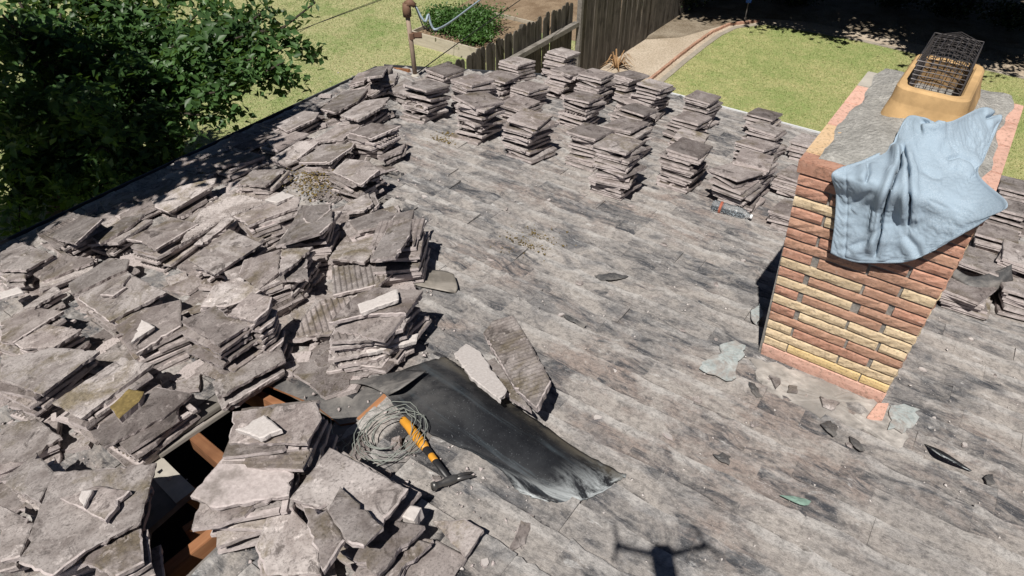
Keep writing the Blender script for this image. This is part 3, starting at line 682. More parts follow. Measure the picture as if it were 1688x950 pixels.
rightf = lambda x, o, h: chw(CHW+o, x, h)
backf = lambda x, o, h: chw(CHW-x, CHD+o, h)
T, Y, R_, B_, P_ = M_bt, M_by, M_br, M_bb, M_bp
rows = [[(0, .19, T), (.2, .78, Y), (.79, 1, Y)], [(0, .58, T), (.595, 1, T)], [(0, .19, T), (.21, .79, R_), (.82, 1, T)], [(0, .59, B_), (.61, 1, B_)], [(0, .18, R_), (.22, .8, T), (.82, 1, T)],
        [(0, .55, T), (.57, 1, T)], [(0, .17, R_), (.21, .77, B_), (.80, 1, T)], [(0, .54, T), (.60, 1, B_)], [(0, .18, R_), (.22, .76, B_), (.80, 1, R_)], [(0, .56, T), (.58, 1, B_)],
        [(0, .2, R_), (.25, .78, B_), (.8, 1, T)], [(0, .55, B_), (.57, 1, B_)], [(0, .2, R_), (.22, .78, R_), (.8, 1, R_)], [(0, .5, B_), (.52, 1, R_)], [(0, .2, R_), (.22, .8, T), (.82, 1, B_)], [(0, .55, T), (.57, 1, R_)], [(0, .2, R_), (.22, .8, B_), (.82, 1, R_)], [(0, .5, R_), (.52, 1, B_)]]
H0, HB = .105, .0625
brick(front, -.004, CHW+.004, .012, H0-.006, P_, .002); 
for i, rw in enumerate(rows):
    h0 = H0+i*HB; h1 = h0+HB-.0085
    for a, b, m in rw: brick(front, a*CHW+(.0 if a == 0 else 0), b*CHW, h0, h1, m, .005 if m is not Y else .001)
    for fn, D in ((leftf, CHD), (rightf, CHD), (backf, CHW)):
        x = .065 if i % 2 else .065; first = .2 if i % 2 else .38
        while x < D-.10:
            L = min(first if x < .1 else .39, D-.065-x); brick(fn, x+.002, x+L-.013, h0, h1, random.choice([T, T, R_, B_, B_]), .003); x += L
for fn, D in ((leftf, CHD), (rightf, CHD), (backf, CHW)):
    brick(fn, .065, D-.066, -.30, H0-.006, P_, .002)
# cap bricks round the top, laid flat and slightly proud
ht = H0+len(rows)*HB
def cap(u0, u1, v0, v1, m, z0=None, z1=None):
    z0 = ht if z0 is None else z0; z1 = CHH+.0 if z1 is None else z1; mb = MB()
    pts = [chw(u0, v0, z1), chw(u1, v0, z1), chw(u1, v1, z1), chw(u0, v1, z1)]; bt = [chw(u0, v0, z0), chw(u1, v0, z0), chw(u1, v1, z0), chw(u0, v1, z0)]
    c = np.mean(pts, axis=0); mb.prism([q-c for q in pts], [q-c for q in bt]); o = mb.build('brick', m, chimney, bevel=.004); o.location = Vector(c)
pr = .012
cap(-pr, .26, -pr, .09, M_br); cap(.268, .47, -pr, .09, M_br); cap(.478, CHW+pr, -pr, .09, M_br)
for v0, v1, m in ((.098, .46, M_cream), (.468, .78, M_bp), (.788, 1.06, M_bp), (1.068, CHD+pr, M_conc)): cap(-pr, .085, v0, v1, m)
for v0, v1, m in ((.098, .40, M_bp), (.408, .72, M_bp), (.728, 1.02, M_bp), (1.028, CHD+pr, M_bp)): cap(CHW-.075, CHW+pr, v0, v1, m)
cap(.093, .36, CHD-.09, CHD+pr, M_bb); cap(.368, CHW-.083, CHD-.09, CHD+pr, M_bb)
# cement crown: uneven slab sloping up to the flue
nx, ny = 26, 44; V = []; F = []
for j in range(ny+1):
    for i in range(nx+1):
        u = .045+(CHW-.085)*i/nx; v = .05+(CHD+.06)*j/ny; ed = min(i/nx, 1-i/nx, j/ny*1.6, (1-j/ny)*1.6)
        z = CHH+.004+.05*min(1, ed*3.2)+random.uniform(-.0018, .0018)+.006*math.sin(u*23+v*9)+.004*math.sin(v*31-u*17)
        if 0 < i < nx and 0 < j < ny: u += random.uniform(-.006, .006); v += random.uniform(-.006, .006)
        elif i in (0, nx): u += (.010*math.sin(v*9)+.006*math.sin(v*23+1)+random.uniform(-.002, .002))*(1 if i == 0 else -1)
        elif j in (0, ny): v += (.010*math.sin(u*13)+random.uniform(-.002, .002))*(1 if j == 0 else -1)
        if i in (0, nx) or j in (0, ny): z = CHH+.001
        V.append(chw(u, v, z))
for j in range(ny):
    for i in range(nx): a = j*(nx+1)+i; F.append((a, a+1, a+nx+2, a+nx+1))
obj('cement_crown', mesh('cement_crown', V, F, M_crown, smooth=True), chimney)
# clay flue liner
fu0, fu1, fv0, fv1 = .195, .475, .66, 1.22
def rring(u0, u1, v0, v1, r, h, n=10):
    out = []
    for cx, cy, a0 in ((u1-r, v1-r, 0), (u0+r, v1-r, 90), (u0+r, v0+r, 180), (u1-r, v0+r, 270)):
        for k in range(n): a = math.radians(a0+90*k/(n-1)); out.append(chw(cx+r*math.cos(a), cy+r*math.sin(a), h))
    return out
fl = MB()
def loft(mb, rings, ms):
    b = len(mb.V); n = len(rings[0])
    for r_ in rings: mb.V += r_
    for j in range(len(rings)-1):
        for i in range(n): k = (i+1) % n; mb.F.append((b+j*n+i, b+j*n+k, b+(j+1)*n+k, b+(j+1)*n+i)); mb.M.append(ms[j])
t0 = CHH+.02; t1 = CHH+.20
rings = [rring(fu0-.035, fu1+.035, fv0-.035, fv1+.035, .07, t0), rring(fu0-.012, fu1+.012, fv0-.012, fv1+.012, .07, t0+.10), rring(fu0-.004, fu1+.004, fv0-.004, fv1+.004, .065, t1-.012), rring(fu0+.004, fu1-.004, fv0+.004, fv1-.004, .06, t1), rring(fu0+.03, fu1-.03, fv0+.03, fv1-.03, .045, t1), rring(fu0+.038, fu1-.038, fv0+.038, fv1-.038, .04, t1-.012), rring(fu0+.038, fu1-.038, fv0+.038, fv1-.038, .04, CHH-.15)]
loft(fl, rings, [0, 0, 0, 0, 0, 1, 1]); n = len(rings[0]); fl.F.append(tuple(len(fl.V)-n+i for i in range(n))); fl.M.append(1)
fl.build('flue_liner', [M_flue, M_soot], chimney, smooth=False)
# wire spark cage
cg = MB(); a0, a1, b0, b1 = fu0+.043, fu1-.043, fv0+.043, fv1-.043; zb, ztop = t1-.06, t1+.13
for k in range(9):
    h = zb+(ztop-zb)*k/8
    cg.tube([chw(a0, b0, h), chw(a1, b0, h), chw(a1, b1, h), chw(a0, b1, h), chw(a0, b0, h)][0:5] if k > 2 else [chw(a1, b0, h), chw(a1, b1, h), chw(a0, b1, h), chw(a0, b0, h)], .0022, 4)
nu, nv = 7, 15
for i in range(nu+1):
    u = a0+(a1-a0)*i/nu; j = random.uniform(-.004, .004)
    cg.tube([chw(u, b0, t1-.03), chw(u+j, b0+.01, ztop-.09), chw(u+j, b0+.10, ztop-.02+.012*math.sin(i)), chw(u, (b0+b1)/2, ztop+.03*math.sin(math.pi*i/nu)+.006*math.sin(i*2)), chw(u, b1-.03, ztop+.01), chw(u+j, b1, ztop-.03), chw(u, b1, zb)], .0022, 4)
for i in range(nv+1):
    v = b0+(b1-b0)*i/nv; zz = ztop-(.09-.08*min(1, (v-b0)/.10) if v-b0 < .10 else .0)-random.uniform(0, .008)
    cg.tube([chw(a0, v, zb), chw(a0, v, zz-.02), chw(a0+.02, v, zz), chw((a0+a1)/2, v+random.uniform(-.005, .005), zz+.03), chw(a1-.02, v, zz), chw(a1, v, zz-.02), chw(a1, v, zb)], .0022, 4)
cg.build('wire_cage', M_steel, chimney)
def flake(name, pts, h, th, mat, parent=None, crump=.0, jag=.006, step=.03, lift=0.0):
    P = [onM(x, y, h) for x, y in pts]; ring = []
    for i in range(len(P)):
        a, b = P[i], P[(i+1) % len(P)]; L = np.linalg.norm(b-a); k = max(1, int(L/step)); d = (b-a)/(L+1e-9); nr = np.cross(NMu, d)
        for j in range(k): ring.append(a+(b-a)*j/k+nr*random.gauss(0, jag)+NMu*random.uniform(0, crump))
    c = np.mean(ring, axis=0); ring = [q-c for q in ring]; ar = sum(np.cross(ring[i], ring[(i+1) % len(ring)])@NMu for i in range(len(ring)))
    if ar < 0: ring = ring[::-1]
    n = len(ring); mid = [q*.55+NMu*(lift+random.uniform(-crump, crump)*.6) for q in ring]; ce = NMu*(lift*1.2)
    V = ring+mid+[ce]+[q-NMu*th for q in ring]; F = []
    for i in range(n):
        j = (i+1) % n; F += [(i, j, n+j, n+i), (n+i, n+j, 2*n), (2*n+1+i, 2*n+1+j, j, i)]
    F.append(tuple(2*n+1+i for i in reversed(range(n)))); o = obj(name, mesh(name, V, F, mat, smooth=False), parent); o.location = Vector(c); return o
# mortar pad at the chimney foot
flake('mortar_pad', ((1236, 592), (1254, 590), (1452, 668), (1490, 674), (1500, 690), (1498, 722), (1478, 742), (1462, 728), (1440, 712), (1412, 706), (1380, 690), (1352, 690), (1320, 668), (1290, 662), (1262, 646), (1250, 622)), .024, .016, M_pad, house, .004, .016, .04)['label'] = 'cracked pale mortar skirt at the chimney foot'
for q in ([(1268, 618), (1288, 626), (1280, 640)], [(1300, 634), (1312, 636), (1316, 648), (1298, 645)], [(1352, 655), (1384, 664), (1372, 676), (1356, 668)]): flake('mortar_chip', q, .042, .012, M_tileb, house, .004, .004)
# flashing metal pieces
for pts, nm in (([(1152, 606), (1168, 590), (1186, 584), (1192, 566), (1212, 562), (1230, 570), (1226, 590), (1214, 600), (1216, 624), (1196, 628), (1180, 618), (1166, 616)], 0), ([(1468, 668), (1490, 666), (1512, 674), (1510, 692), (1502, 704), (1488, 714), (1476, 706), (1464, 708)], 1), ([(1235, 520), (1252, 500), (1258, 520), (1246, 536)], 2)):
    flake('flashing', pts, .038, .006, M_galv, house, .002, .006, .03, .0)
q = [onM(x, y, .045) for x, y in ((1447, 664), (1466, 664), (1456, 690), (1430, 686))]; mb = MB(); mb.prism(q[::-1], [v-NMu*.045 for v in q[::-1]]); mb.build('flashing_brick', M_bp, house, bevel=.003)

# ---------------------------------------------------------------- service mast
mp = onM(685, 128); mpc = np.array(mp); top = mpc+ZV*.80+RT*(-.03)
mast = MB(); mast.tube([mpc-ZV*.05, mpc+ZV*.35-RT*.01, top], .028, 10); mo = mast.build('service_mast', M_pipe, house, smooth=True); mo['label'] = 'rusty electrical service mast standing on the roof corner'
mb = MB(); mb.tube([top-ZV*.06, top+ZV*.02, top+ZV*.09], [.05, .052, .045], 10); mb.tube([top+ZV*.07, top+ZV*.10+RT*.05, top+ZV*.06+RT*.10], [.045, .045, .03], 8); mb.build('weatherhead', M_rust, mo, smooth=True)
mb = MB(); mb.tube([mpc+ZV*.48, mpc+ZV*.55], .038, 10); mb.box(mpc+ZV*.52+RT*.07, RT*.05, FW*.02, ZV*.03); mb.build('clamp', M_rust, mo)
mb = MB(); mb.tube([mpc-ZV*.01, mpc+ZV*.05], [.085, .032], 12); mb.build('pipe_boot', M_conc, mo, smooth=True)
D0 = (top-CAM)@FW
k0 = top+ZV*.06+RT*.10
def wire(name, pts, r, mat, label, cat='cable', group=None):
    P = np.array(pts); n = len(P); t = np.linspace(0, n-1, 28); out = []
    for q in t:
        i = min(int(q), n-2); f = q-i; a, b, c, d = P[max(i-1, 0)], P[i], P[i+1], P[min(i+2, n-1)]
        out.append(.5*((2*b)+(-a+c)*f+(2*a-5*b+4*c-d)*f*f+(-a+3*b-3*c+d)*f**3))
    c0 = out[0].copy(); mb = MB(); mb.tube([v-c0 for v in out], r, 6); o = mb.build(name, mat, None, True); o.location = Vector(c0); return tag(o, label, cat, group)
wire('cable', [k0, atD(700, 36, D0+.05), atD(706, 24, D0+.05), atD(709, 36, D0+.1), atD(714, 47, D0+.15), atD(722, 48, D0+.2), atD(745, 35, D0+1.2), atD(797, -4, D0+3.5), atD(900, -80, D0+9)], .014, M_alu, 'pale blue grey service cable looping from the mast head to upper right')
wire('cable', [k0, atD(697, 42, D0), atD(703, 48, D0+.05), atD(710, 44, D0+.1)], .008, M_cable, 'short black drip loop at the mast head')
wire('cable', [mpc+ZV*.04, atD(760, 68, 10.2), atD(862, -3, 12), atD(1000, -100, 15)], .007, M_cable, 'thin dark wire rising from the mast foot across the planter')
wire('cable', [atD(-40, 290, 9.2), atD(290, 130, 11), atD(445, 68, 12), atD(640, -4, 14), atD(900, -100, 17)], .006, M_cable, 'thin dark wire crossing the lawn behind the tree branches')
wire('cable', [atD(200, 175, 10), atD(310, 118, 11.4), atD(445, 78, 12.5), atD(520, 40, 13.5), atD(640, -6, 15)], .005, M_cable, 'second thin wire through the tree just below the upper one')
# ================================================================ ROOF TILES
def tile_mesh(k, ribbed=False, brk=False):
    r = random.Random(100+k); L, Wd, t = .39, .305, .022; mb = MB()
    n = 7; o = []
    def edge(a, b):
        for i in range(n): f = i/n; ch = r.uniform(-.004, .004) if 0 < i else 0; ch += (-.018*r.random() if r.random() < .10 else 0); o.append((a, b, f, ch))
    cs = [(-L/2, -Wd/2), (L/2, -Wd/2), (L/2, Wd/2), (-L/2, Wd/2)]
    ring = []
    for i in range(4):
        a, b = np.array(cs[i]), np.array(cs[(i+1) % 4]); d = (b-a)/np.linalg.norm(b-a); nr = np.array([d[1], -d[0]])
        for j in range(n):
            f = j/n; ch = r.uniform(-.004, .003) if j else -.004
            if r.random() < .10: ch -= .016*r.random()
            ring.append(a+(b-a)*f+nr*ch)
    if brk:
        an = r.uniform(0, 6.28); dn = np.array([math.cos(an), math.sin(an)]); off = r.uniform(.07, .15); tn = np.array([-dn[1], dn[0]])
        ring = [q if q@dn < off else q-dn*((q@dn-off)+.012*math.sin((q@tn)*60+k)) for q in ring]
    wv = r.uniform(-.004, .004); z = lambda q: wv*math.cos(q[0]*7)+.002*math.sin(q[1]*11+k)
    A = [(q[0]*.985, q[1]*.98, .013+t+z(q)) for q in ring]; Bq = [(q[0], q[1], .013+t-.004+z(q)) for q in ring]; C = [(q[0], q[1], .013+z(q)) for q in ring]
    b = len(mb.V); m = len(ring); mb.V += [np.array(v) for v in A+Bq+C]
    mb.F.append(tuple(range(m))); mb.M.append(0)
    for i in range(m):
        j = (i+1) % m; mb.F.append((m+i, m+j, j, i)); mb.M.append(0); mb.F.append((2*m+i, 2*m+j, m+j, m+i)); mb.M.append(1)
    mb.F.append(tuple(2*m+i for i in reversed(range(m)))); mb.M.append(0)
    for y in (-Wd/2+.03, 0, Wd/2-.03): mb.box((r.uniform(-.02, .02), y, .0065), (L/2*.86, 0, 0), (0, .013, 0), (0, 0, .0075), 1)
    mb.box((-L/2+.02, 0, .005), (.013, 0, 0), (0, Wd/2*.9, 0), (0, 0, .0085), 1)
    if ribbed:
        for y in np.linspace(-Wd/2+.03, Wd/2-.03, 8): mb.add([(-L/2*.95, y-.008, .0345), (L/2*.95, y-.008, .0345), (L/2*.95, y+.008, .0345), (-L/2*.95, y+.008, .0345), (-L/2*.95, y, .042), (L/2*.95, y, .042)], [(0, 1, 5, 4), (2, 3, 4, 5), (3, 0, 4), (1, 2, 5)], 0)
    return mesh('concrete_tile', mb.V, mb.F, [M_tileb if k % 3 == 0 else M_tile, M_raw], mb.M)
TILES = [tile_mesh(k) for k in range(9)]; TILEB = [tile_mesh(40+k, k % 5 == 4, True) for k in range(10)]; TILER = [tile_mesh(20+k, True) for k in range(2)]
PITCHT = .034
ORD = ['topmost', 'second', 'third', 'fourth', 'fifth', 'sixth', 'seventh', 'eighth', 'ninth', 'tenth', 'eleventh', 'twelfth', 'thirteenth', 'fourteenth', 'fifteenth', 'sixteenth', 'seventeenth', 'eighteenth', 'nineteenth', 'twentieth']+['twenty-'+q for q in ('first', 'second', 'third', 'fourth', 'fifth', 'sixth', 'seventh', 'eighth', 'ninth')]+['thirtieth']+['thirty-'+q for q in ('first', 'second', 'third', 'fourth', 'fifth', 'sixth', 'seventh', 'eighth', 'ninth')]+['fortieth']*30
def ordw(k): return 'topmost' if k == 0 else ORD[k]+' from top'
def basis(n, x):
    x = x-n*(x@n); x = x/np.linalg.norm(x); y = np.cross(n, x); return Matrix(((x[0], y[0], n[0]), (x[1], y[1], n[1]), (x[2], y[2], n[2])))
BM, BL = basis(NMu, -EV), basis(NLu, PV)
def stack(xt, yt, n, desc, messy=0.0, yaw=0.0, plane='M', top=None, group='roof tiles stacked on the main slope', adj='grey'):
    h = n*PITCHT
    base = onM(xt, yt, h)-NMu*h if plane == 'M' else onL(xt, yt, h)-NLu*h
    N_, B = (NMu, BM) if plane == 'M' else (NLu, BL)
    yaw0 = math.pi/2+yaw+random.uniform(-.10, .10); drift = np.zeros(2); z = .012
    for k in range(n):
        o = obj('concrete_tile', random.choice(TILEB if random.random() < .12+.3*messy and 0 < k < n-1 else TILES) if not (top == 'ribbed' and k == n-1) else TILER[0])
        drift = drift*.8+np.array([random.gauss(0, .010+.03*messy), random.gauss(0, .010+.03*messy)])
        R = B @ Matrix.Rotation(yaw0+random.gauss(0, .05+.16*messy)+(math.pi if random.random() < .5 else 0), 3, 'Z') @ Matrix.Rotation(random.gauss(0, .016+.05*messy), 3, 'X') @ Matrix.Rotation(random.gauss(0, .016+.04*messy), 3, 'Y')
        M = R.to_4x4(); M.translation = Vector(base+N_*z)+B @ Vector((drift[0], drift[1], 0)); o.matrix_world = M
        z += PITCHT*random.uniform(.93, 1.07)+(.008*messy)
        tag(o, f'{adj} tile, {ordw(n-1-k)} in stack {desc}', 'roof tile', group)
ST = [ (701, 147, 8, 'just right of the mast foot', .8), (740, 116, 4, 'behind the mast by the pickets', .5), (781, 136, 9, 'left of the fence rail', .25), (826, 128, 7, 'below the fence rail, back row', .2),
 (857, 104, 6, 'standing alone below the fence rail', .15), (924, 87, 8, 'nearest the fence post, highest in view', .3), (870, 143, 6, 'with a ribbed top near the back', .2), (862, 172, 5, 'second up the row from the bare slope', .35),
 (792, 172, 9, 'with splayed edges at mid row', .9), (877, 202, 9, 'at the front of the mast side row', .6), (931, 117, 8, 'in front of the highest fence stack', .35), (982, 126, 9, 'below the tall fence panel', .35),
 (1032, 126, 7, 'below the dried spiky plant', .35), (1081, 146, 9, 'at the corner of the back lawn', .6), (961, 162, 8, 'with a wide gap halfway, third row', .3), (1046, 165, 5, 'behind the twin middle stacks', .4),
 (1050, 184, 6, 'upper of the twin middle stacks', .3), (978, 220, 8, 'left of the tallest stack', .3), (1047, 210, 8, 'lower of the twin middle stacks', .4), (1024, 243, 11, 'tallest at the front of the bare slope', .35),
 (1131, 247, 9, 'squat and neat right of the tallest', .3), (1165, 164, 8, 'at the eave edge over the lawn', .25), (1134, 197, 6, 'with split tiles lying on top', .7), (1142, 228, 5, 'hidden behind the squat neat one', .5),
 (1262, 193, 6, 'against the white gutter', .25), (1264, 215, 7, 'second from the white gutter', .25), (1249, 241, 7, 'third from the white gutter', .25), (1244, 268, 8, 'fourth from the white gutter', .3), (1230, 293, 7, 'behind the plastic bottle', .45),
 (1336, 238, 5, 'at the left top of the chimney', .3), (1318, 292, 5, 'left of the chimney cap', .4), (1310, 348, 4, 'left of the chimney middle', .4),
 (1676, 308, 6, 'rightmost, nearest the back lawn', .3), (1668, 346, 6, 'right of the shirt point', .4), (1650, 392, 6, 'below the shirt point', .5), (1606, 432, 6, 'just right of the chimney shaft', .6), (1600, 474, 4, 'lowest right of the chimney shaft', .7), (1690, 430, 7, 'at the right picture edge, middle', .5), (1690, 478, 5, 'at the right picture edge, lowest', .5)]
for i, s_ in enumerate(ST): stack(s_[0], s_[1], s_[2]+(1 if s_[2] > 6 else 0), s_[3], s_[4]*.8, top='ribbed' if i == 6 else None)
# ---------------------------------------------------------------- broken tiles of the side slope, each at its own height in its heap
FRAG = 'broken tiles heaped on the side slope'
def traced(pts, h, desc, n=0, plane='L', tilt=None, th=.024, mat=None, ribbed=False, look='broken grey', jag=.0022, cat='roof tile', pale=False, whole=False, ribdir=None):
    N_, on, B = (NLu, onL, BL) if plane == 'L' else (NMu, onM, BM)
    cx, cy = np.mean([q[0] for q in pts]), np.mean([q[1] for q in pts]); h = h*1.28 if plane == 'L' else h; c = on(cx, cy, h); n = max(n, int((h-.055)/.037)) if n and plane == 'L' else n
    tl = np.array(tilt if tilt is not None else (random.gauss(0, .06), random.gauss(0, .06)))
    n3 = N_+EV*tl[0]+PV*tl[1]; n3 /= np.linalg.norm(n3); d3 = n3@(c-CAM)
    P = [CAM+ray(x, y)*(d3/(n3@ray(x, y))) for x, y in pts]
    # orientation: counter-clockwise seen from above
    ar = sum((np.cross(P[i]-c, P[(i+1) % len(P)]-c)@n3) for i in range(len(P)))
    if ar < 0: P = P[::-1]
    R = basis(n3, PV); Ri = R.transposed(); Q = [np.array(Ri @ Vector(q-c)) for q in P]
    ring = []; rim = []
    for i in range(len(Q)):
        a, b = Q[i], Q[(i+1) % len(Q)]; L = np.linalg.norm(b-a); k = max(1, int(L/.022)); d = (b-a)/(L+1e-9); nr = np.array([d[1], -d[0], 0])
        rraw = 1 if random.random() < .4 else 0
        for j in range(k): ring.append(a+(b-a)*j/k+nr*((random.gauss(0, jag)-(random.uniform(.006, .02) if random.random() < .04 else 0)) if j else 0)); rim.append(rraw)
    ctr = np.mean(ring, axis=0); m = len(ring); mb = MB(); cw = c+np.array(R @ Vector(ctr)); ar_ = abs(ar)/2
    le_ = max(range(len(Q)), key=lambda i: np.linalg.norm(Q[(i+1) % len(Q)]-Q[i])); dl = Q[(le_+1) % len(Q)]-Q[le_]; lax = math.atan2(dl[1], dl[0])
    ins = lambda q, s: ctr+(q-ctr)*s
    A = [ins(q, 1-.009/(np.linalg.norm(q-ctr)+.01)) for q in ring]; Bq = [q-[0, 0, .004] for q in ring]; C = [ins(q, 1-random.uniform(0, .012)/(np.linalg.norm(q-ctr)+.01))-[0, 0, th] for q in ring]
    mb.V += [np.array(v, float) for v in A+Bq+C]; mb.F.append(tuple(range(m))); mb.M.append(0)
    for i in range(m):
        j = (i+1) % m; mb.F += [(m+i, m+j, j, i), (2*m+i, 2*m+j, m+j, m+i)]; mb.M += [1 if pale else rim[i], 1]
    mb.F.append(tuple(2*m+i for i in reversed(range(m)))); mb.M.append(0)
    if ribbed:
        ax = np.array((0., 1., 0.)) if ribdir is None else np.array([math.cos(ribdir), math.sin(ribdir), 0.]); sd = np.array([ax[1], -ax[0], 0])
        lo, hi = min((q-ctr)@sd for q in Q), max((q-ctr)@sd for q in Q); s_ = lo+.022
        while s_ < hi-.015:
            ts = []
            for i in range(len(Q)):
                a, b = Q[i]-ctr, Q[(i+1) % len(Q)]-ctr; fa, fb_ = a@sd-s_, b@sd-s_
                if fa*fb_ < 0: ts.append((a+(b-a)*fa/(fa-fb_))@ax)
            if len(ts) >= 2:
                t0_, t1_ = min(ts)+.012, max(ts)-.012
                if t1_-t0_ > .03:
                    a, b = ctr+sd*s_+ax*t0_, ctr+sd*s_+ax*t1_; u = np.array([0, 0, .009]); w_ = sd*.009; lowz = np.array([0, 0, -.001])
                    mb.add([a-w_+lowz, a+w_+lowz, b+w_+lowz, b-w_+lowz, a+u, b+u], [(0, 3, 5, 4), (1, 4, 5, 2), (0, 4, 1), (3, 2, 5)], 0)
            s_ += .034
    mt = mat or (M_pale if pale else random.choice([M_tile, M_tileb, M_tileb]))
    me = mesh('broken_tile', mb.V, mb.F, [mt, M_pale if pale else M_raw], mb.M)
    nm = 'broken_tile'
    o = obj(nm, me); M = R.to_4x4(); M.translation = Vector(c); o.matrix_world = M
    tag(o, f'{look} tile {desc}', cat, FRAG)
    for k in range(n):
        big = ar_ > .075
        o = obj('heaped_tile', random.choice(TILEB) if big else me)
        if big: R2 = basis(N_, PV) @ Matrix.Rotation(lax+random.gauss(0, .09)+(math.pi if random.random() < .5 else 0), 3, 'Z') @ Matrix.Rotation(random.gauss(0, .035), 3, 'X') @ Matrix.Rotation(random.gauss(0, .035), 3, 'Y')
        else: R2 = basis(N_, PV) @ Matrix.Rotation(random.gauss(0, .07)+(math.pi if random.random() < .25 and len(pts) == 4 else 0), 3, 'Z') @ Matrix.Rotation(random.gauss(0, .03), 3, 'X') @ Matrix.Rotation(random.gauss(0, .03), 3, 'Y')
        M = (R2.to_4x4()) @ Matrix.Diagonal((random.uniform(.9, 1.06), random.uniform(.9, 1.06), 1, 1)); M.translation = Vector(cw-N_*((k+1)*.038+(.026 if big else 0))+EV*random.gauss(0, .018)+PV*random.gauss(0, .018)); o.matrix_world = M
        tag(o, f'{ORD[k+1]} tile under the {look} one {desc}', cat, FRAG)
T_ = traced
T_([(122, 488), (211, 449), (274, 481), (179, 530)], .22, 'at left with a flake on it', 4, look='large square grey')
T_([(164, 486), (189, 468), (215, 453), (204, 466), (208, 473), (186, 488)], .245, 'flake on the large square tile', look='slender broken')
T_([(53, 452), (104, 420), (153, 425), (153, 431), (70, 463)], .13, 'left, second row from the tree', 2, look='olive stained')
T_([(0, 416), (25, 400), (44, 403), (88, 420), (42, 445), (0, 444)], .17, 'at the left picture edge below the tree', 3, look='speckled brown')
T_([(60, 385), (112, 349), (168, 361), (124, 401)], .20, 'lone and square under the tree shade', 3, look='flat grey')
T_([(150, 391), (205, 358), (238, 352), (215, 372), (164, 402)], .16, 'pale edged beside the lone square one', 4, look='thin grey')
T_([(118, 485), (112, 467), (180, 425), (213, 427), (208, 443)], .13, 'just above the large square one', 2, look='olive grey')
T_([(0, 531), (49, 505), (105, 512), (20, 565), (0, 562)], .16, 'at the left edge, midway down', 2, look='dusty brown')
T_([(23, 566), (77, 534), (134, 542), (118, 553), (88, 572), (36, 575)], .18, 'overlapped by the big left edge slab', 2, look='tapered grey')
T_([(0, 592), (85, 572), (164, 578), (68, 649), (0, 627)], .22, 'with pale crack, left edge', 3, look='big slab of grey')
T_([(85, 664), (200, 588), (252, 599), (132, 690)], .20, 'long and square above the dark gap', 3, look='clean grey')
T_([(189, 537), (235, 509), (298, 493), (298, 537), (224, 583), (211, 575)], .19, 'carrying the white triangular chip', 3, look='brown grey')
T_([(215, 564), (233, 526), (255, 538)], .222, 'chip, triangular, on the brown grey one', pale=True, look='white')
T_([(0, 482), (30, 472), (38, 481), (0, 493)], .15, 'sliver at the left edge', pale=True, look='pale')
T_([(19, 520), (90, 471), (101, 479), (45, 512)], .12, 'strip left of the large square one', 1, look='narrow dark')
T_([(0, 455), (16, 444), (42, 449), (41, 459), (8, 461)], .14, 'piece under the speckled edge one', 1, look='small grey')
T_([(309, 428), (377, 377), (432, 401), (353, 452)], .26, 'square in the heap centre', 4, look='large mauve')
T_([(293, 405), (330, 347), (390, 317), (444, 333), (379, 356)], .17, 'ribbed side up above the heap centre', 2, ribbed=True, ribdir=2.2, look='ribbed mauve')
T_([(384, 356), (439, 336), (495, 324), (491, 340), (407, 371)], .24, 'propped over a dark gap', 3, look='pale edged')
T_([(207, 394), (283, 359), (327, 369), (256, 411), (233, 399)], .19, 'olive on a striped stack near the tree', 4, look='olive topped')
T_([(390, 303), (416, 280), (470, 278), (437, 306)], .12, 'in the leaf shade by the gutter', 2, look='shaded grey')
T_([(249, 330), (298, 306), (356, 293), (351, 306), (277, 350), (256, 342)], .13, 'long by the gutter under the branches', 2, look='lichen covered')
T_([(472, 382), (497, 338), (546, 335), (548, 366), (527, 384), (453, 405)], .26, 'cleft at the edge of the deep shadow', 4, look='split pale grey')
T_([(393, 451), (402, 428), (462, 410), (458, 449), (421, 481)], .24, 'left half on the tall dark stack', 4, look='cracked grey')
T_([(463, 410), (516, 406), (490, 431), (460, 451)], .25, 'right half on the tall dark stack', 3, look='cracked light')
T_([(319, 403), (379, 352), (386, 361), (333, 403)], .20, 'strip leaning between two mauve ones', look='thin standing')
T_([(436, 329), (465, 315), (485, 322), (455, 334)], .255, 'piece, brightest above the dark gap', pale=True, look='white')
T_([(297, 529), (355, 503), (377, 522), (418, 531), (358, 567)], .30, 'bottom of the twin flakes left of the plywood', 5, look='smooth mauve')
T_([(374, 519), (396, 497), (415, 481), (448, 489), (443, 508), (418, 529)], .325, 'flake with a white broken rim', 1, look='angular mauve')
T_([(330, 505), (352, 470), (395, 456), (430, 478), (400, 496), (372, 506)], .24, 'lying between cracked and mauve ones', 2, look='jumbled pale')
T_([(349, 629), (459, 566), (470, 592), (358, 655)], .13, 'along the upper side of the hole', 2, look='long dusty')
T_([(148, 711), (258, 637), (317, 648), (273, 685), (170, 736)], .16, 'left of the hole with a lump on it', 2, look='light grey')
T_([(180, 670), (212, 640), (237, 645), (228, 662), (196, 690)], .20, 'lump of mortar on the light grey one', th=.05, mat=M_moss, look='mossy')
T_([(575, 219), (612, 202), (661, 207), (611, 229)], .20, 'square at the hip below the mast', 4, look='clean ribless')
T_([(492, 268), (530, 238), (585, 235), (581, 242), (543, 268)], .15, 'brown two rows below the mast', 3, look='rectangular brown')
T_([(547, 283), (570, 261), (608, 265), (625, 280), (595, 305)], .20, 'with shards on the hip line', 4, look='pale shattered')
T_([(570, 335), (606, 318), (615, 335), (600, 347), (562, 350)], .15, 'below the shattered hip one', 2, look='small pale')
T_([(499, 339), (543, 337), (545, 345), (512, 375), (499, 360)], .27, 'wedge over the split pale one', 1, look='light wedge')
T_([(575, 365), (627, 345), (655, 351), (642, 370), (589, 380)], .17, 'upper one in the pile casting the big shadow', 1, look='cracked dusty')
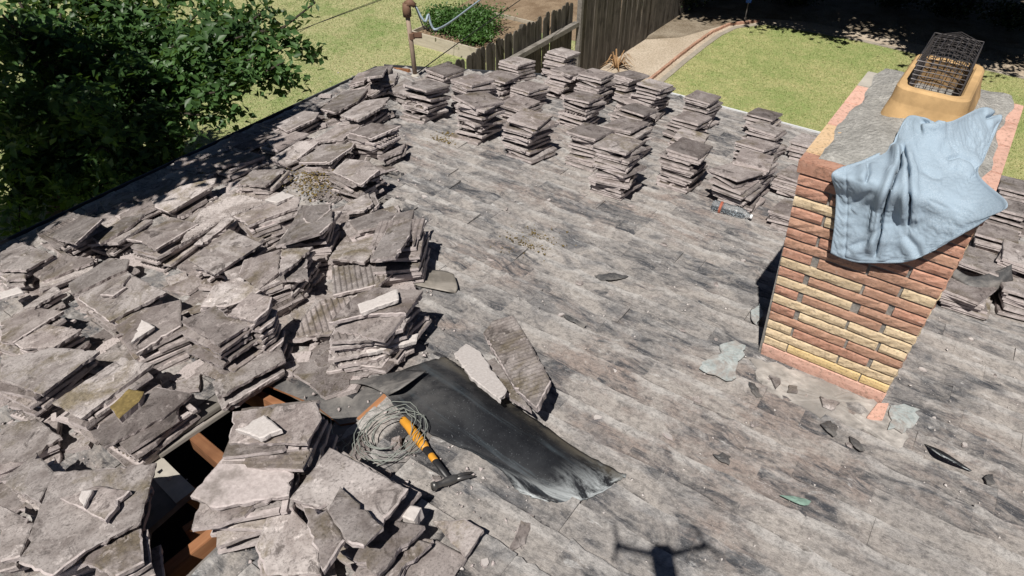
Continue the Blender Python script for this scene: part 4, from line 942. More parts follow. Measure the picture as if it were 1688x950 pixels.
T_([(542, 425), (580, 372), (640, 367), (632, 400), (600, 432)], .13, 'middle one in the pile casting the big shadow', 3, look='mauve shard')
T_([(610, 427), (640, 372), (654, 350), (682, 345), (675, 388), (651, 424)], .25, 'long and upright edged by the big shadow', 5, look='tan grey')
T_([(672, 400), (676, 372), (704, 362), (690, 392)], .10, 'chip in the big shadow', pale=True, look='light')
T_([(621, 259), (669, 236), (662, 248), (627, 262)], .10, 'strip on the hip edge', 1, look='curved grey')
T_([(452, 206), (502, 182), (526, 185), (519, 196), (472, 217)], .13, 'by the gutter near the roof corner', 2, look='lone brown')
T_([(560, 190), (600, 166), (642, 160), (629, 176), (590, 198)], .16, 'below the roof corner heap', 3, look='dull grey')
T_([(508, 236), (556, 206), (600, 204), (566, 228)], .13, 'between gutter and clean hip stack', 2, look='flat brown')
T_([(445, 262), (492, 232), (528, 232), (490, 262)], .12, 'two steps in from the gutter', 2, look='mud brown')
T_([(574, 140), (590, 120), (612, 116), (600, 134)], .12, 'leftmost in the dark roof corner heap', 2, look='blackened')
T_([(600, 128), (616, 110), (640, 108), (630, 124)], .15, 'crowning the dark roof corner heap', 2, look='curved sooty', tilt=(.2, .1))
T_([(622, 142), (634, 124), (656, 120), (650, 138)], .12, 'right end of the dark roof corner heap', 2, look='brown black', tilt=(-.15, .1))
T_([(590, 152), (612, 138), (632, 144), (612, 158)], .10, 'front of the dark roof corner heap', 1, look='chipped dark', tilt=(.1, -.15))
T_([(528, 180), (566, 150), (606, 146), (590, 166), (552, 186)], .12, 'on the eave side of the corner heap', 3, look='sooty')
T_([(640, 150), (668, 128), (690, 140), (676, 158)], .10, 'at the left of the mast foot', 2, look='clay brown')
T_([(547, 440), (600, 434), (652, 447), (622, 470), (548, 487)], .10, 'flat with shallow ribs on the hip', 1, ribbed=True, ribdir=.9, look='ribbed tan')
T_([(500, 521), (531, 493), (586, 488), (546, 549), (485, 557)], .11, 'ribbed left of the hip stack', 1, ribbed=True, ribdir=1.0, look='ribbed brown')
T_([(589, 483), (624, 473), (697, 478), (669, 516), (601, 519), (541, 532)], .27, 'top of the hip stack above the felt', 1, look='broad pale')
T_([(542, 562), (553, 537), (677, 519), (664, 542), (610, 560)], .225, 'with ribs on the hip stack front', 4, ribbed=True, ribdir=1.0, look='thick ribbed')
T_([(589, 501), (654, 476), (657, 493), (594, 516)], .295, 'strip across the hip stack top', pale=True, look='whitish')
T_([(599, 572), (690, 549), (687, 562), (606, 582)], .14, 'strip under the hip stack', look='rough pale', pale=True)
T_([(541, 577), (652, 572), (629, 606), (546, 598)], .09, 'lowest with ribs behind the felt sheet', 1, ribbed=True, ribdir=1.0, look='ribbed dusty')
T_([(796, 549), (812, 528), (846, 519), (872, 560), (908, 628), (884, 672), (848, 640)], .15, 'propped on edge behind the felt sheet', 0, 'M', (.35, -.10), ribbed=True, ribdir=2.5, look='upended ribbed', th=.035)
T_([(748, 582), (768, 566), (790, 578), (836, 642), (826, 660), (776, 622)], .10, 'shard leaning under the upended one', 0, 'M', (.2, .1), pale=True, look='pinkish')
T_([(776, 580), (792, 556), (850, 640), (876, 676), (840, 655)], .07, 'lying under the upended one', 0, 'M', (.3, 0), look='dark brown')
T_([(30, 928), (88, 777), (158, 773), (258, 762), (231, 860), (140, 908), (85, 950)], .24, 'largest at the bottom left corner', 3, look='huge smooth grey')
T_([(98, 821), (160, 800), (214, 808), (173, 858)], .265, 'flake on the huge corner one', look='kite shaped')
T_([(129, 821), (134, 808), (153, 806), (138, 836)], .285, 'bit on the kite shaped flake', pale=True, look='little white')
T_([(138, 926), (147, 902), (232, 869), (237, 926), (190, 950)], .20, 'at the bottom beside the hole shadow', 2, look='rounded grey')
T_([(0, 792), (60, 745), (90, 780), (64, 826), (12, 802)], .20, 'behind the huge corner one', 3, look='steel grey')
T_([(0, 832), (54, 861), (33, 917), (0, 926)], .17, 'at the very bottom left edge', 2, look='crumbling brown')
T_([(0, 700), (60, 690), (100, 720), (40, 760), (0, 765)], .10, 'under the gap at the left edge', 2, look='dull shaded')
T_([(383, 678), (519, 661), (530, 688), (505, 729), (376, 730)], .30, 'white topped above the hole', 1, look='bleached grey', tilt=(.05, -.05))
T_([(387, 707), (435, 683), (464, 707), (427, 722)], .325, 'flake on the bleached one', pale=True, look='bright white')
T_([(313, 817), (379, 740), (438, 747), (484, 780), (476, 816), (354, 837)], .24, 'wedge below the bleached one', 3, look='pinkish pale', mat=M_raw)
T_([(477, 822), (543, 737), (673, 805), (631, 864)], .23, 'diamond shaped below the wire coil', 3, look='large clean grey')
T_([(560, 908), (634, 854), (700, 866), (620, 946)], .15, 'slab at the bottom centre', 2, look='pale long')
T_([(500, 836), (538, 840), (568, 890), (532, 942), (510, 880)], .27, 'kite lying on the diamond one', look='bluish grey')
T_([(540, 842), (560, 800), (632, 868), (600, 900), (572, 892)], .265, 'sandy half on the diamond one', look='sandy brown')
T_([(440, 850), (480, 836), (520, 880), (528, 945), (440, 948), (420, 900)], .17, 'muddy at the bottom beside the rafter', 2, look='muddy brown')
T_([(711, 858), (766, 854), (797, 873), (766, 918)], .05, 'with staples beside the drone shadow', 0, look='small tan')
T_([(866, 843), (881, 849), (866, 895), (833, 918)], .022, 'sliver lying alone on the bare slope', 0, 'M', (0, 0), look='pointed pale grey', mat=M_tileb)
T_([(658, 850), (674, 832), (694, 836), (682, 858)], .14, 'lump in the shade of the diamond one', th=.06, pale=True, look='white')
T_([(640, 900), (720, 890), (770, 918), (745, 955), (640, 955)], .035, 'flat on the slope at the bottom', 0, look='thin grey')
for gi, (x, y, n_) in enumerate(((552, 168, 2), (500, 196, 2), (470, 226, 3), (420, 236, 2), (392, 262, 3), (345, 272, 2), (318, 300, 2), (268, 312, 2), (232, 338, 3), (190, 352, 2), (120, 392, 1), (30, 446, 2))):
    yw = random.gauss(0, .2)
    for k in range(n_):
        o = obj('heaped_tile', random.choice(TILEB)); R = BL @ Matrix.Rotation(yw+random.gauss(0, .12)+(math.pi if random.random() < .5 else 0), 3, 'Z') @ Matrix.Rotation(random.gauss(0, .06), 3, 'X') @ Matrix.Rotation(random.gauss(0, .06), 3, 'Y')
        M = R.to_4x4(); M.translation = Vector(onL(x, y, .05*n_)-NLu*.05*n_+NLu*(.015+.04*k)+EV*random.gauss(0, .02)+PV*random.gauss(0, .02)); o.matrix_world = M
        tag(o, f'{ordw(n_-1-k)} tile in the pile by the left gutter, {ORD[gi] if gi else "first"} from the roof corner', 'roof tile', FRAG)
# whole tiles still lying in courses beneath the broken ones
fillers = []
for i in range(420):
    fillers.append((random.uniform(2.0, 6.05), random.uniform(-.6, 6.0)))
low_items = []
def to_px2(X):
    d = X-CAM; z = d@FW; return 844+FPX*(d@RT)/z, 475-FPX*(d@UPV)/z
kept = []; hp2 = np.array(hole)
for e, p in fillers:
    if e < hipE(p)+.35 or e > EAVE_E-.25: continue
    if any(abs(e-a) < .29 and abs(p-b) < .34 for a, b in kept): continue
    c = np.array([Lp(e+a, p+b) for a in (-.25, 0, .25) for b in (-.25, 0, .25)])
    if holeC(c).any(): continue
    if not in_view(Lp(e, p), 40): continue
    kept.append((e, p))
for i, (e, p) in enumerate(kept):
    nn = 1
    for k in range(nn):
        o = obj('broken_tile', random.choice(TILEB)); R = BL @ Matrix.Rotation(random.gauss(0, .22)+(math.pi/2 if random.random() < .3 else 0), 3, 'Z') @ Matrix.Rotation(random.gauss(0, .06), 3, 'X') @ Matrix.Rotation(random.gauss(0, .06), 3, 'Y')
        M = R.to_4x4(); M.translation = Vector(Lp(e+random.gauss(0, .02), p+random.gauss(0, .02), .015+k*.042)); o.matrix_world = M
        low_items.append((o,)+tuple(to_px2(Lp(e, p))))
# loose fragments picked out singly
def chunk_mesh(k):
    r = random.Random(500+k); n = r.randint(5, 7); ring = []
    for i in range(n): a = 2*math.pi*i/n+r.uniform(-.3, .3); q = r.uniform(.6, 1.1); ring.append(np.array([math.cos(a)*q, math.sin(a)*q*r.uniform(.5, .8), 0]))
    mb = MB(); h = r.uniform(.25, .5); mb.prism([q*.85+[0, 0, h] for q in ring], [q for q in ring], 0, 1); return mesh('tile_fragment', mb.V, mb.F, [M_tileb if k % 2 else M_pale, M_raw], mb.M)
CH = [chunk_mesh(k) for k in range(10)]
def slab_mesh(k):
    r = random.Random(900+k); n = r.randint(4, 6); ring = []
    for i in range(n): a = 2*math.pi*i/n+r.uniform(-.35, .35); q = r.uniform(.7, 1.15); ring.append(np.array([math.cos(a)*q, math.sin(a)*q*.7, 0]))
    fine_ = []
    for i in range(n):
        a, b = ring[i], ring[(i+1) % n]
        for j in range(4): f = j/4; fine_.append(a+(b-a)*f+(np.array([r.gauss(0, .03), r.gauss(0, .03), 0]) if j else 0))
    mb = MB(); mb.prism([q*.98+[0, 0, .5] for q in fine_], [q-[0, 0, .5] for q in fine_], 0, 1); return mesh('tile_fragment', mb.V, mb.F, [(M_tileb, M_tile, M_raw)[k % 3], M_raw], mb.M)
SLABS = [slab_mesh(k) for k in range(12)]
LM = {'the felt sheet': (850, 720), 'the hammer': (740, 790), 'the chimney foot': (1350, 670), 'the plastic bottle': (1205, 350), 'the mast': (685, 130), 'the upended tile': (850, 600), 'the squat neat stack': (1131, 290), 'the tallest stack': (1020, 300), 'the left flashing': (1190, 600), 'the right picture edge': (1680, 640), 'the drone shadow': (1090, 900), 'the curled felt tongue': (740, 470), 'the cleft hip pile': (650, 380), 'the left gutter': (400, 250), 'the left picture edge': (5, 600), 'the hole': (380, 730), 'the wire coil': (640, 720), 'the white triangular chip': (235, 545), 'the mossy lump': (208, 665), 'the large mauve tile': (370, 415), 'the lone square tile': (115, 375), 'the ribbed mauve tile': (365, 350), 'the huge corner tile': (150, 850), 'the bleached tile': (455, 700), 'the hip stack': (620, 510), 'the speckled edge tile': (40, 425), 'the large square tile': (197, 488), 'the twin flakes': (380, 525), 'the dark corner heap': (612, 130), 'the clean ribless tile': (615, 215), 'the olive topped tile': (262, 385), 'the diamond tile': (575, 800), 'the pale cracked slab': (70, 605)}
used_lm = {}
def by_landmark(x, y):
    k = min(LM, key=lambda q: (LM[q][0]-x)**2+(LM[q][1]-y)**2); used_lm.setdefault(k, []).append((x, y)); return k
def to_px(X):
    d = X-CAM; z = d@FW; return 844+FPX*(d@RT)/z, 475-FPX*(d@UPV)/z
def rank_labels(items, fmt, cat, group):
    g_ = {}
    for o, x, y in items:
        k = min(LM, key=lambda q: (LM[q][0]-x)**2+(LM[q][1]-y)**2); g_.setdefault(k, []).append(((LM[k][0]-x)**2+(LM[k][1]-y)**2, o))
    for k, L in g_.items():
        L.sort(key=lambda q: q[0])
        for i, (_, o) in enumerate(L): tag(o, fmt.format('nearest' if i == 0 else ORD[i]+' nearest')+' '+k, cat, group)
fr = [(1095, 404), (955, 468), (1005, 455), (1055, 490), (862, 408), (925, 520), (1010, 612), (1125, 545), (1290, 640), (1330, 655), (1360, 662), (1270, 628), (1400, 735), (1245, 700), (1180, 560), (760, 640), (1150, 660), (1540, 690), (1590, 735), (1100, 720), (985, 690), (700, 325), (725, 300), (650, 345), (735, 270), (760, 395), (810, 430), (835, 345), (905, 330), (1040, 340), (1180, 470), (1225, 430), (1520, 610), (1600, 560), (1640, 620), (680, 880), (800, 930), (720, 790), (640, 780)]
frag_items = []
for i, (x, y) in enumerate(fr):
    o = obj('tile_fragment', random.choice(CH)); s_ = random.uniform(.018, .042); M = (BM @ Matrix.Rotation(random.uniform(0, 6.28), 3, 'Z') @ Matrix.Rotation(random.gauss(0, .15), 3, 'X')).to_4x4() @ Matrix.Diagonal((s_, s_, s_*.9, 1)); M.translation = Vector(onM(x, y, .012)); o.matrix_world = M
    frag_items.append((o, x, y))
heap_items = []
for i in range(900):
    if len(heap_items) >= 120: break
    e, p = random.uniform(1.6, 6.1), random.uniform(-.7, 6.0)
    if e < hipE(p)+.1 or not in_view(Lp(e, p), 0): continue
    if holeC(np.array([Lp(e+a, p+b) for a in (-.1, 0, .1) for b in (-.1, 0, .1)])).any(): continue
    big_ = random.random() < .55; s_ = random.uniform(.09, .16) if big_ else random.uniform(.03, .08)
    o = obj('tile_fragment', random.choice(SLABS)); M = (BL @ Matrix.Rotation(random.uniform(0, 6.28), 3, 'Z') @ Matrix.Rotation(random.gauss(0, .16), 3, 'X') @ Matrix.Rotation(random.gauss(0, .16), 3, 'Y')).to_4x4() @ Matrix.Diagonal((s_, s_, .024 if big_ else s_*.5, 1))
    M.translation = Vector(Lp(e, p, random.uniform(.025, .06))); o.matrix_world = M; heap_items.append((o,)+tuple(to_px(Lp(e, p))))
rank_labels(heap_items, 'broken tile shard wedged in the side heap, {} to', 'fragment', 'shards wedged between the heaped tiles')
rank_labels(frag_items, 'small tile fragment lying on bare shingles, {} to', 'fragment', 'loose fragments scattered over the bare slope')
rank_labels(low_items, 'grey tile lying low among stacked ones, {} to', 'roof tile', 'tiles half buried on the side slope')
# crumbs and dry moss
def scatter(name, n, fn, smin, smax, mat, label, flat=.6):
    V = []; F = []; b = 0
    for i in range(n):
        q, N_ = fn()
        if q is None: continue
        s_ = smin+(smax-smin)*random.random()**3; a = rng.normal(0, 1, (6, 3)); a /= np.linalg.norm(a, axis=1)[:, None]
        base = np.array([[1, 0, 0], [-1, 0, 0], [0, 1, 0], [0, -1, 0], [0, 0, 1], [0, 0, -1]], float)+rng.normal(0, .3, (6, 3)); base[:, 2] *= flat
        th_ = random.uniform(0, 6.28); c_, s2 = math.cos(th_), math.sin(th_); base[:, :2] = base[:, :2] @ np.array([[c_, -s2], [s2, c_]])
        V.append(base*s_+q); F.append(np.array([[0, 2, 4], [2, 1, 4], [1, 3, 4], [3, 0, 4], [2, 0, 5], [1, 2, 5], [3, 1, 5], [0, 3, 5]])+b); b += 6
    o = obj(name, fast(name, np.concatenate(V), np.concatenate(F), mat)); return tag(o, label, 'debris', kind='stuff')
def rndM():
    e, p = random.uniform(-2.5, 5), random.uniform(.3, 7.5)
    if e > hipE(p)+.2: return None, None
    return Mp(e, p, .014), NMu
def rndHip():
    p = random.uniform(-.5, 6); e = hipE(p)+abs(random.gauss(0, .5))-.35; return (Mp(e, p, .014) if e < hipE(p) else Lp(e, p, .016)), NLu
scatter('tile_crumbs', 2200, rndM, .003, .011, M_pale, 'pale tile crumbs scattered over the bare shingles')
scatter('tile_crumbs', 1100, rndHip, .003, .013, M_raw, 'coarse tile crumbs along the hip')
def rndL():
    e, p = random.uniform(1.2, 6.1), random.uniform(-.8, 6)
    if e < hipE(p): return None, None
    q = Lp(e, p, random.uniform(.02, .06))
    if holeC(np.array([q])).any(): return None, None
    return q, NLu
scatter('rubble', 2200, rndL, .004, .018, M_raw, 'broken rubble between the tiles of the side slope')
scatter('dry_moss', 260, lambda: (onM(random.gauss(735, 12), random.gauss(228, 6), .015), NMu), .004, .014, M_moss, 'dry brown moss on the shingles below the stacks')
scatter('dry_moss', 380, lambda: (onM(random.gauss(872, 26), random.gauss(398, 10), .014), NMu), .003, .010, M_moss, 'yellow brown moss patch in the middle of the slope')
scatter('dry_moss', 380, lambda: (onL(random.gauss(515, 20), random.gauss(300, 12), .12), NLu), .005, .016, M_moss, 'yellow moss between the tiles near the hip')

# ================================================================ LOOSE THINGS
# felt sheet torn loose
def patch(name, rows, nu, nv, mats, smooth=True, disp=None, thick=0.0):
    """rows: control grid of 3D points; bicubic Catmull-Rom"""
    G = np.array(rows, float); nr, nc = G.shape[:2]
    def cr(P, t):
        n = len(P); i = min(int(t), n-2); f = t-i; a, b, c, d = (P[i-1] if i > 0 else 2*P[0]-P[1]), P[i], P[i+1], (P[i+2] if i+2 < n else 2*P[-1]-P[-2])
        return .5*((2*b)+(-a+c)*f+(2*a-5*b+4*c-d)*f*f+(-a+3*b-3*c+d)*f**3)
    S = np.zeros((nv+1, nu+1, 3))
    for j in range(nv+1):
        ctl = np.array([cr(G[:, k], j/nv*(nr-1)) for k in range(nc)])
        for i in range(nu+1): S[j, i] = cr(ctl, i/nu*(nc-1))
    if disp is not None:
        du = np.gradient(S, axis=1); dv = np.gradient(S, axis=0); nr_ = np.cross(dv, du); nr_ /= np.linalg.norm(nr_, axis=2)[:, :, None]+1e-9
        S = disp(S, nr_)
    F = [(j*(nu+1)+i, j*(nu+1)+i+1, (j+1)*(nu+1)+i+1, (j+1)*(nu+1)+i) for j in range(nv) for i in range(nu)]
    V = S.reshape(-1, 3); c = V.mean(axis=0); o = obj(name, mesh(name, V-c, F, mats, smooth=smooth)); o.location = Vector(c)
    uv = o.data.uv_layers.new(name='UVMap'); vi = np.zeros(len(o.data.loops), np.int32); o.data.loops.foreach_get('vertex_index', vi)
    uv.data.foreach_set('uv', np.stack([(vi % (nu+1))/nu, (vi//(nu+1))/nv], 1).astype(np.float32).ravel())
    if thick: md = o.modifiers.new('thickness', 'SOLIDIFY'); md.thickness = thick; md.offset = 0
    return o
f_rows = [[onM(735, 588, .03), onM(690, 600, .06), onM(650, 620, .055), onM(632, 645, .04)],
          [onM(775, 615, .035), onM(748, 638, .09), onM(702, 664, .06), onM(672, 690, .03)],
          [onM(840, 662, .03), onM(815, 688, .10), onM(768, 712, .06), onM(722, 722, .03)],
          [onM(905, 708, .025), onM(882, 736, .09), onM(832, 758, .06), onM(781, 748, .025)],
          [onM(965, 748, .022), onM(940, 778, .065), onM(890, 796, .05), onM(825, 775, .02)],
          [onM(1018, 777, .02), onM(980, 806, .035), onM(928, 822, .035), onM(850, 806, .02)],
          [onM(1034, 783, .016), onM(992, 812, .018), onM(938, 830, .02), onM(882, 822, .016)]]
def felt_disp(S, n_):
    j, i = np.mgrid[0:S.shape[0], 0:S.shape[1]]; d = .005*np.sin(i*.25+j*.2)*np.sin(j*.13+1)+rng.normal(0, .0004, S.shape[:2]); edge = (i == 0) | (i == S.shape[1]-1) | (j == 0) | (j == S.shape[0]-1)
    S = S+n_*np.where(edge, 0, d)[:, :, None]; S[edge] += rng.normal(0, .003, (edge.sum(), 3))*[1, 1, .2]; return S
o = patch('torn_felt_sheet', f_rows, 30, 40, M_felt, True, felt_disp, .004); tag(o, 'torn black roofing felt sheet bulging up across the bare slope', 'roofing felt')
f2 = [[onL(562, 632, .03), onL(575, 628, .04), onL(600, 626, .05)], [onL(600, 634, .07), onL(625, 630, .09), onL(660, 612, .09)], [onM(640, 652, .05), onM(662, 640, .12), onM(702, 612, .12)]]
o = patch('torn_felt_sheet', f2, 14, 14, M_felt2, True, None, .004); tag(o, 'thin pointed felt strip at the left tip of the bulging sheet', 'roofing felt')
o = patch('torn_felt_sheet', [[onM(655, 446, .03), onM(690, 446, .035), onM(728, 446, .06), onM(748, 452, .07)], [onM(660, 458, .03), onM(702, 460, .045), onM(735, 466, .05), onM(754, 472, .05)], [onM(690, 472, .02), onM(712, 476, .03), onM(738, 481, .04), onM(752, 484, .015)]], 16, 12, M_felt3, True, None, .004)
tag(o, 'dusty curled felt tongue beside the hip tiles', 'roofing felt')
o = patch('torn_felt_sheet', [[onM(1568, 438, .22), onM(1600, 456, .2), onM(1640, 448, .24), onM(1668, 436, .3)], [onM(1565, 450, .18), onM(1600, 470, .17), onM(1640, 465, .2), onM(1668, 450, .26)], [onM(1578, 470, .12), onM(1610, 484, .12), onM(1645, 478, .14), onM(1670, 462, .2)]], 16, 10, M_felt2, True, None, .004)
tag(o, 'grey felt strip lying over the tiles right of the chimney', 'roofing felt')
# flat black scraps
for pts, lb in (([(975, 455), (1010, 449), (1042, 456), (1018, 462), (988, 463)], 'black felt scrap in the middle of the bare slope'), ([(1232, 628), (1245, 632), (1258, 655), (1248, 657), (1238, 648)], 'black felt scrap left of the chimney foot'), ([(1172, 748), (1190, 745), (1207, 752), (1204, 768), (1188, 764)], 'dark felt scrap below the left flashing'), 
                ([(1350, 698), (1368, 692), (1384, 706), (1376, 722), (1362, 712)], 'curled black scrap below the mortar skirt'), ([(1398, 716), (1412, 722), (1428, 744), (1420, 746), (1404, 734)], 'torn black scrap near the right flashing'), ([(1622, 782), (1636, 780), (1640, 800), (1626, 800)], 'black scrap at the right above the corner'), ([(925, 517), (938, 520), (970, 538), (966, 543), (935, 528)], 'dark stick-like scrap beside the round pebble'), ([(736, 650), (760, 640), (772, 656), (750, 668)], 'creased felt scrap beside the orange rafter')):
    cx_, cy_ = np.mean(pts, axis=0); pts = [(cx_+(x-cx_)*.85, cy_+(y-cy_)*.85) for x, y in pts]
    tag(flake('felt_scrap_or_gap', pts, .028, .004, M_felt2, None, .005, .004, .018, .004), lb, 'felt scrap', 'felt scraps on the bare slope')
# black strip put in for the shadow gap under a lifted shingle, chimney right
o = patch('felt_scrap_or_gap', [[onM(1524, 732, .02), onM(1555, 745, .05), onM(1602, 776, .02)], [onM(1526, 734, .025), onM(1552, 752, .075), onM(1600, 777, .025)]], 12, 3, M_felt, True, None, .003); tag(o, 'long black curled strip standing in for a shadow gap right of the chimney foot', 'felt scrap', 'felt scraps on the bare slope')
tag(flake('copper_scrap', ((1288, 820), (1304, 818), (1336, 826), (1333, 834), (1310, 829)), .03, .003, M_teal, None, .006, .004, .02, .004), 'green copper scrap on the shingles at lower right', 'metal scrap')
# grey board along the hole
ob = px_beam('wooden_board', (235, 752), (478, 592), .055, .055, .022, .012, M_greyw, None); tag(ob, 'long grey wooden board lying along the upper side of the hole', 'board')
ob = px_beam('wooden_board', (262, 752), (470, 612), .03, .03, .012, .012, M_greyw, None); tag(ob, 'thin grey batten just below the long board', 'board')
# hammer
HA, HBp = onL(664, 690, .05), onM(742, 792, .05)
hx = (HBp-HA); HL = np.linalg.norm(hx); hx /= HL; hz_ = NMu; hy = np.cross(hz_, hx); hy /= np.linalg.norm(hy); hz_ = np.cross(hx, hy)
ham = empty('claw_hammer', tuple(HA)); tag(ham, 'claw hammer with orange and black handle lying beside the wire coil', 'hammer'); HR = Matrix(((hx[0], hy[0], hz_[0]), (hx[1], hy[1], hz_[1]), (hx[2], hy[2], hz_[2])))
ham.matrix_world = Matrix.Translation(Vector(HA)) @ HR.to_4x4()
def oval(mb, xs, ry, rz, zc, seg=12):
    b = len(mb.V)
    for x, a, c, z in zip(xs, ry, rz, zc):
        for k in range(seg): t = 2*math.pi*k/seg; mb.V.append(np.array([x, a*math.cos(t), z+c*math.sin(t)]))
    for i in range(len(xs)-1):
        for k in range(seg): k2 = (k+1) % seg; mb.F.append((b+i*seg+k, b+i*seg+k2, b+(i+1)*seg+k2, b+(i+1)*seg+k)); mb.M.append(0)
    mb.F.append(tuple(b+k for k in reversed(range(seg)))); mb.M.append(0); mb.F.append(tuple(b+(len(xs)-1)*seg+k for k in range(seg))); mb.M.append(0)
L_ = HL
mb = MB(); oval(mb, [q*L_/.31 for q in (0, .012, .05, .10, .145, .16)], [.014, .026, .023, .027, .024, .018], [.012, .022, .020, .023, .020, .015], [0]*6); mb.build('grip', M_orange, ham, True)
mb = MB(); oval(mb, [.49*L_, .53*L_, .70*L_, L_-.015], [.015, .020, .016, .014], [.012, .014, .011, .011], [0]*4); mb.build('handle', M_blackp, ham, True)
mb = MB(); oval(mb, [.62*L_, .63*L_, .70*L_, .71*L_], [.0165, .0175, .0165, .0155], [.0145, .0155, .0145, .0135], [0]*4); mb.build('label_band', M_orange, ham, True)
hd = MB()   # head: poll at one end, two claws at the other, along y
hp_ = [(-.075, .017, 0), (-.062, .018, 0), (-.058, .013, 0), (-.035, .012, 0), (-.018, .017, 0), (.018, .017, 0), (.03, .013, 0)]
seg = 12; b = 0
for y, r_, z in hp_:
    for k in range(seg): t = 2*math.pi*k/seg; hd.V.append(np.array([L_+r_*math.cos(t), y, z+r_*math.sin(t)]))
for i in range(len(hp_)-1):
    for k in range(seg): k2 = (k+1) % seg; hd.F.append((i*seg+k, (i+1)*seg+k, (i+1)*seg+k2, i*seg+k2)); hd.M.append(0)
hd.F.append(tuple(range(seg))); hd.M.append(0)
hd.V = [q*[1, 1.15, 1.25] for q in hd.V]
for sx in (-1, 1): hd.tube([(L_+sx*.006, .025, 0), (L_+sx*.009, .06, -.002), (L_+sx*.012-.004, .095, -.012), (L_+sx*.015-.010, .125, -.026)], [.011, .010, .007, .003], 6)
hd.build('head', M_iron, ham, True)
# coil of wire
mb = MB(); ctr_px = (635, 725)
c0 = onL(640, 728, .05); pts = []
for k in range(150):
    a = k/150*2*math.pi*5.3; rr = .150+.028*math.sin(k*.33)+random.gauss(0, .004)+.02*math.sin(k*.071); ox = .02*math.sin(k*.05)
    pts.append(c0+PV*(rr*1.15*math.cos(a)+ox)+(-ESL)*(rr*.95*math.sin(a))+NLu*(.012+.03*abs(math.sin(k*.21))+.02*random.random()))
mb.tube([q-c0 for q in pts], .0021, 5); 
for k in range(5):
    a = random.uniform(0, 6.28); q = [(PV*math.cos(a+t*2.4)+(-ESL)*math.sin(a+t*2.4))*(.06+.05*t)+NLu*(.02+.04*t) for t in np.linspace(0, 1, 9)]; mb.tube(q, .0024, 5)
mb.tube([onL(567, 692, .06)-c0, onL(545, 690, .09)-c0, onL(548, 715, .07)-c0, onL(575, 735, .05)-c0], .0026, 5)
o = mb.build('wire_coil', M_wire, None, True); o.location = Vector(c0); tag(o, 'tangled coil of grey-green wire looped over the hammer grip', 'wire')
# plastic bottle
b0, b1 = onM(1174, 338, .06), onM(1240, 358, .05); bx = b1-b0; BLn = np.linalg.norm(bx); bx /= BLn
bot = empty('water_bottle'); tag(bot, 'clear crushed plastic bottle lying before the tile stack', 'bottle'); by = np.cross(NMu, bx); by /= np.linalg.norm(by); bz = np.cross(bx, by)
bot.matrix_world = Matrix.Translation(Vector(b0)) @ Matrix(((bx[0], by[0], bz[0]), (bx[1], by[1], bz[1]), (bx[2], by[2], bz[2]))).to_4x4()
xs = np.array([0, .01, .04, .05, .09, .10, .14, .15, .19, .22, .245, .26])*(BLn/.27); rd = 1.55*np.array([.026, .034, .035, .032, .035, .032, .034, .035, .034, .026, .015, .010])
mb = MB(); oval(mb, xs, rd, rd*.95, [0]*len(xs), 14); mb.build('bottle_body', M_pet, bot, True)
mb = MB(); oval(mb, [xs[-1]-.004, xs[-1]+.014], [.021, .021], [.021, .021], [0, 0], 12); mb.build('cap', M_white, bot)
mb = MB(); oval(mb, [xs[3], xs[3]+.02], [.0560, .0560], [.0535, .0535], [0, 0], 14); mb.build('paper_label', M_redl, bot, True)
# the shirt
def T3(x, y, h): return onZ(x, y, ZB+CHH+h)
def F3(x, y, o_):
    r = ray(x, y); pp = chP-o_; return CAM+r*(pp/(r@PV))
S_rows = [[T3(1478, 226, .08), T3(1498, 192, .17), T3(1535, 196, .20), T3(1568, 199, .20), T3(1618, 178, .15), T3(1646, 190, .10)],
          [T3(1468, 243, .045), T3(1494, 232, .10), T3(1530, 238, .12), T3(1568, 240, .11), T3(1612, 222, .10), T3(1642, 214, .06)],
          [T3(1428, 262, .035), T3(1470, 270, .06), T3(1515, 278, .07), T3(1560, 280, .065), T3(1598, 270, .06), T3(1624, 258, .045)],
          [T3(1374, 283, .03), T3(1430, 298, .04), T3(1485, 311, .045), T3(1540, 318, .045), T3(1588, 312, .045), T3(1614, 288, .05)],
          [F3(1378, 322, .05), F3(1432, 338, .05), F3(1486, 350, .055), F3(1540, 358, .06), F3(1600, 352, .07), F3(1661, 334, .08)],
          [F3(1376, 368, .06), F3(1428, 384, .06), F3(1480, 394, .065), F3(1530, 396, .075), F3(1582, 380, .085), F3(1630, 358, .095)],
          [F3(1370, 416, .06), F3(1408, 430, .065), F3(1448, 433, .07), F3(1492, 431, .08), F3(1530, 418, .09), F3(1560, 398, .10)]]
def project(S):
    d = S-CAM; z = d@FW; return 844+FPX*(d@RT)/z, 475-FPX*(d@UPV)/z
def seg_d(x, y, pts):
    best = np.full(x.shape, 1e9); side = np.zeros(x.shape); tt = np.zeros(x.shape); n = len(pts)-1
    for i in range(n):
        (ax, ay), (bx_, by_) = pts[i], pts[i+1]; dx, dy = bx_-ax, by_-ay; L2 = dx*dx+dy*dy; t = np.clip(((x-ax)*dx+(y-ay)*dy)/L2, 0, 1)
        px_, py_ = ax+t*dx, ay+t*dy; d = np.hypot(x-px_, y-py_); s_ = np.sign(dx*(y-py_)-dy*(x-px_)); m = d < best
        best = np.where(m, d, best); side = np.where(m, s_, side); tt = np.where(m, (i+t)/n, tt)
    return best, side, tt
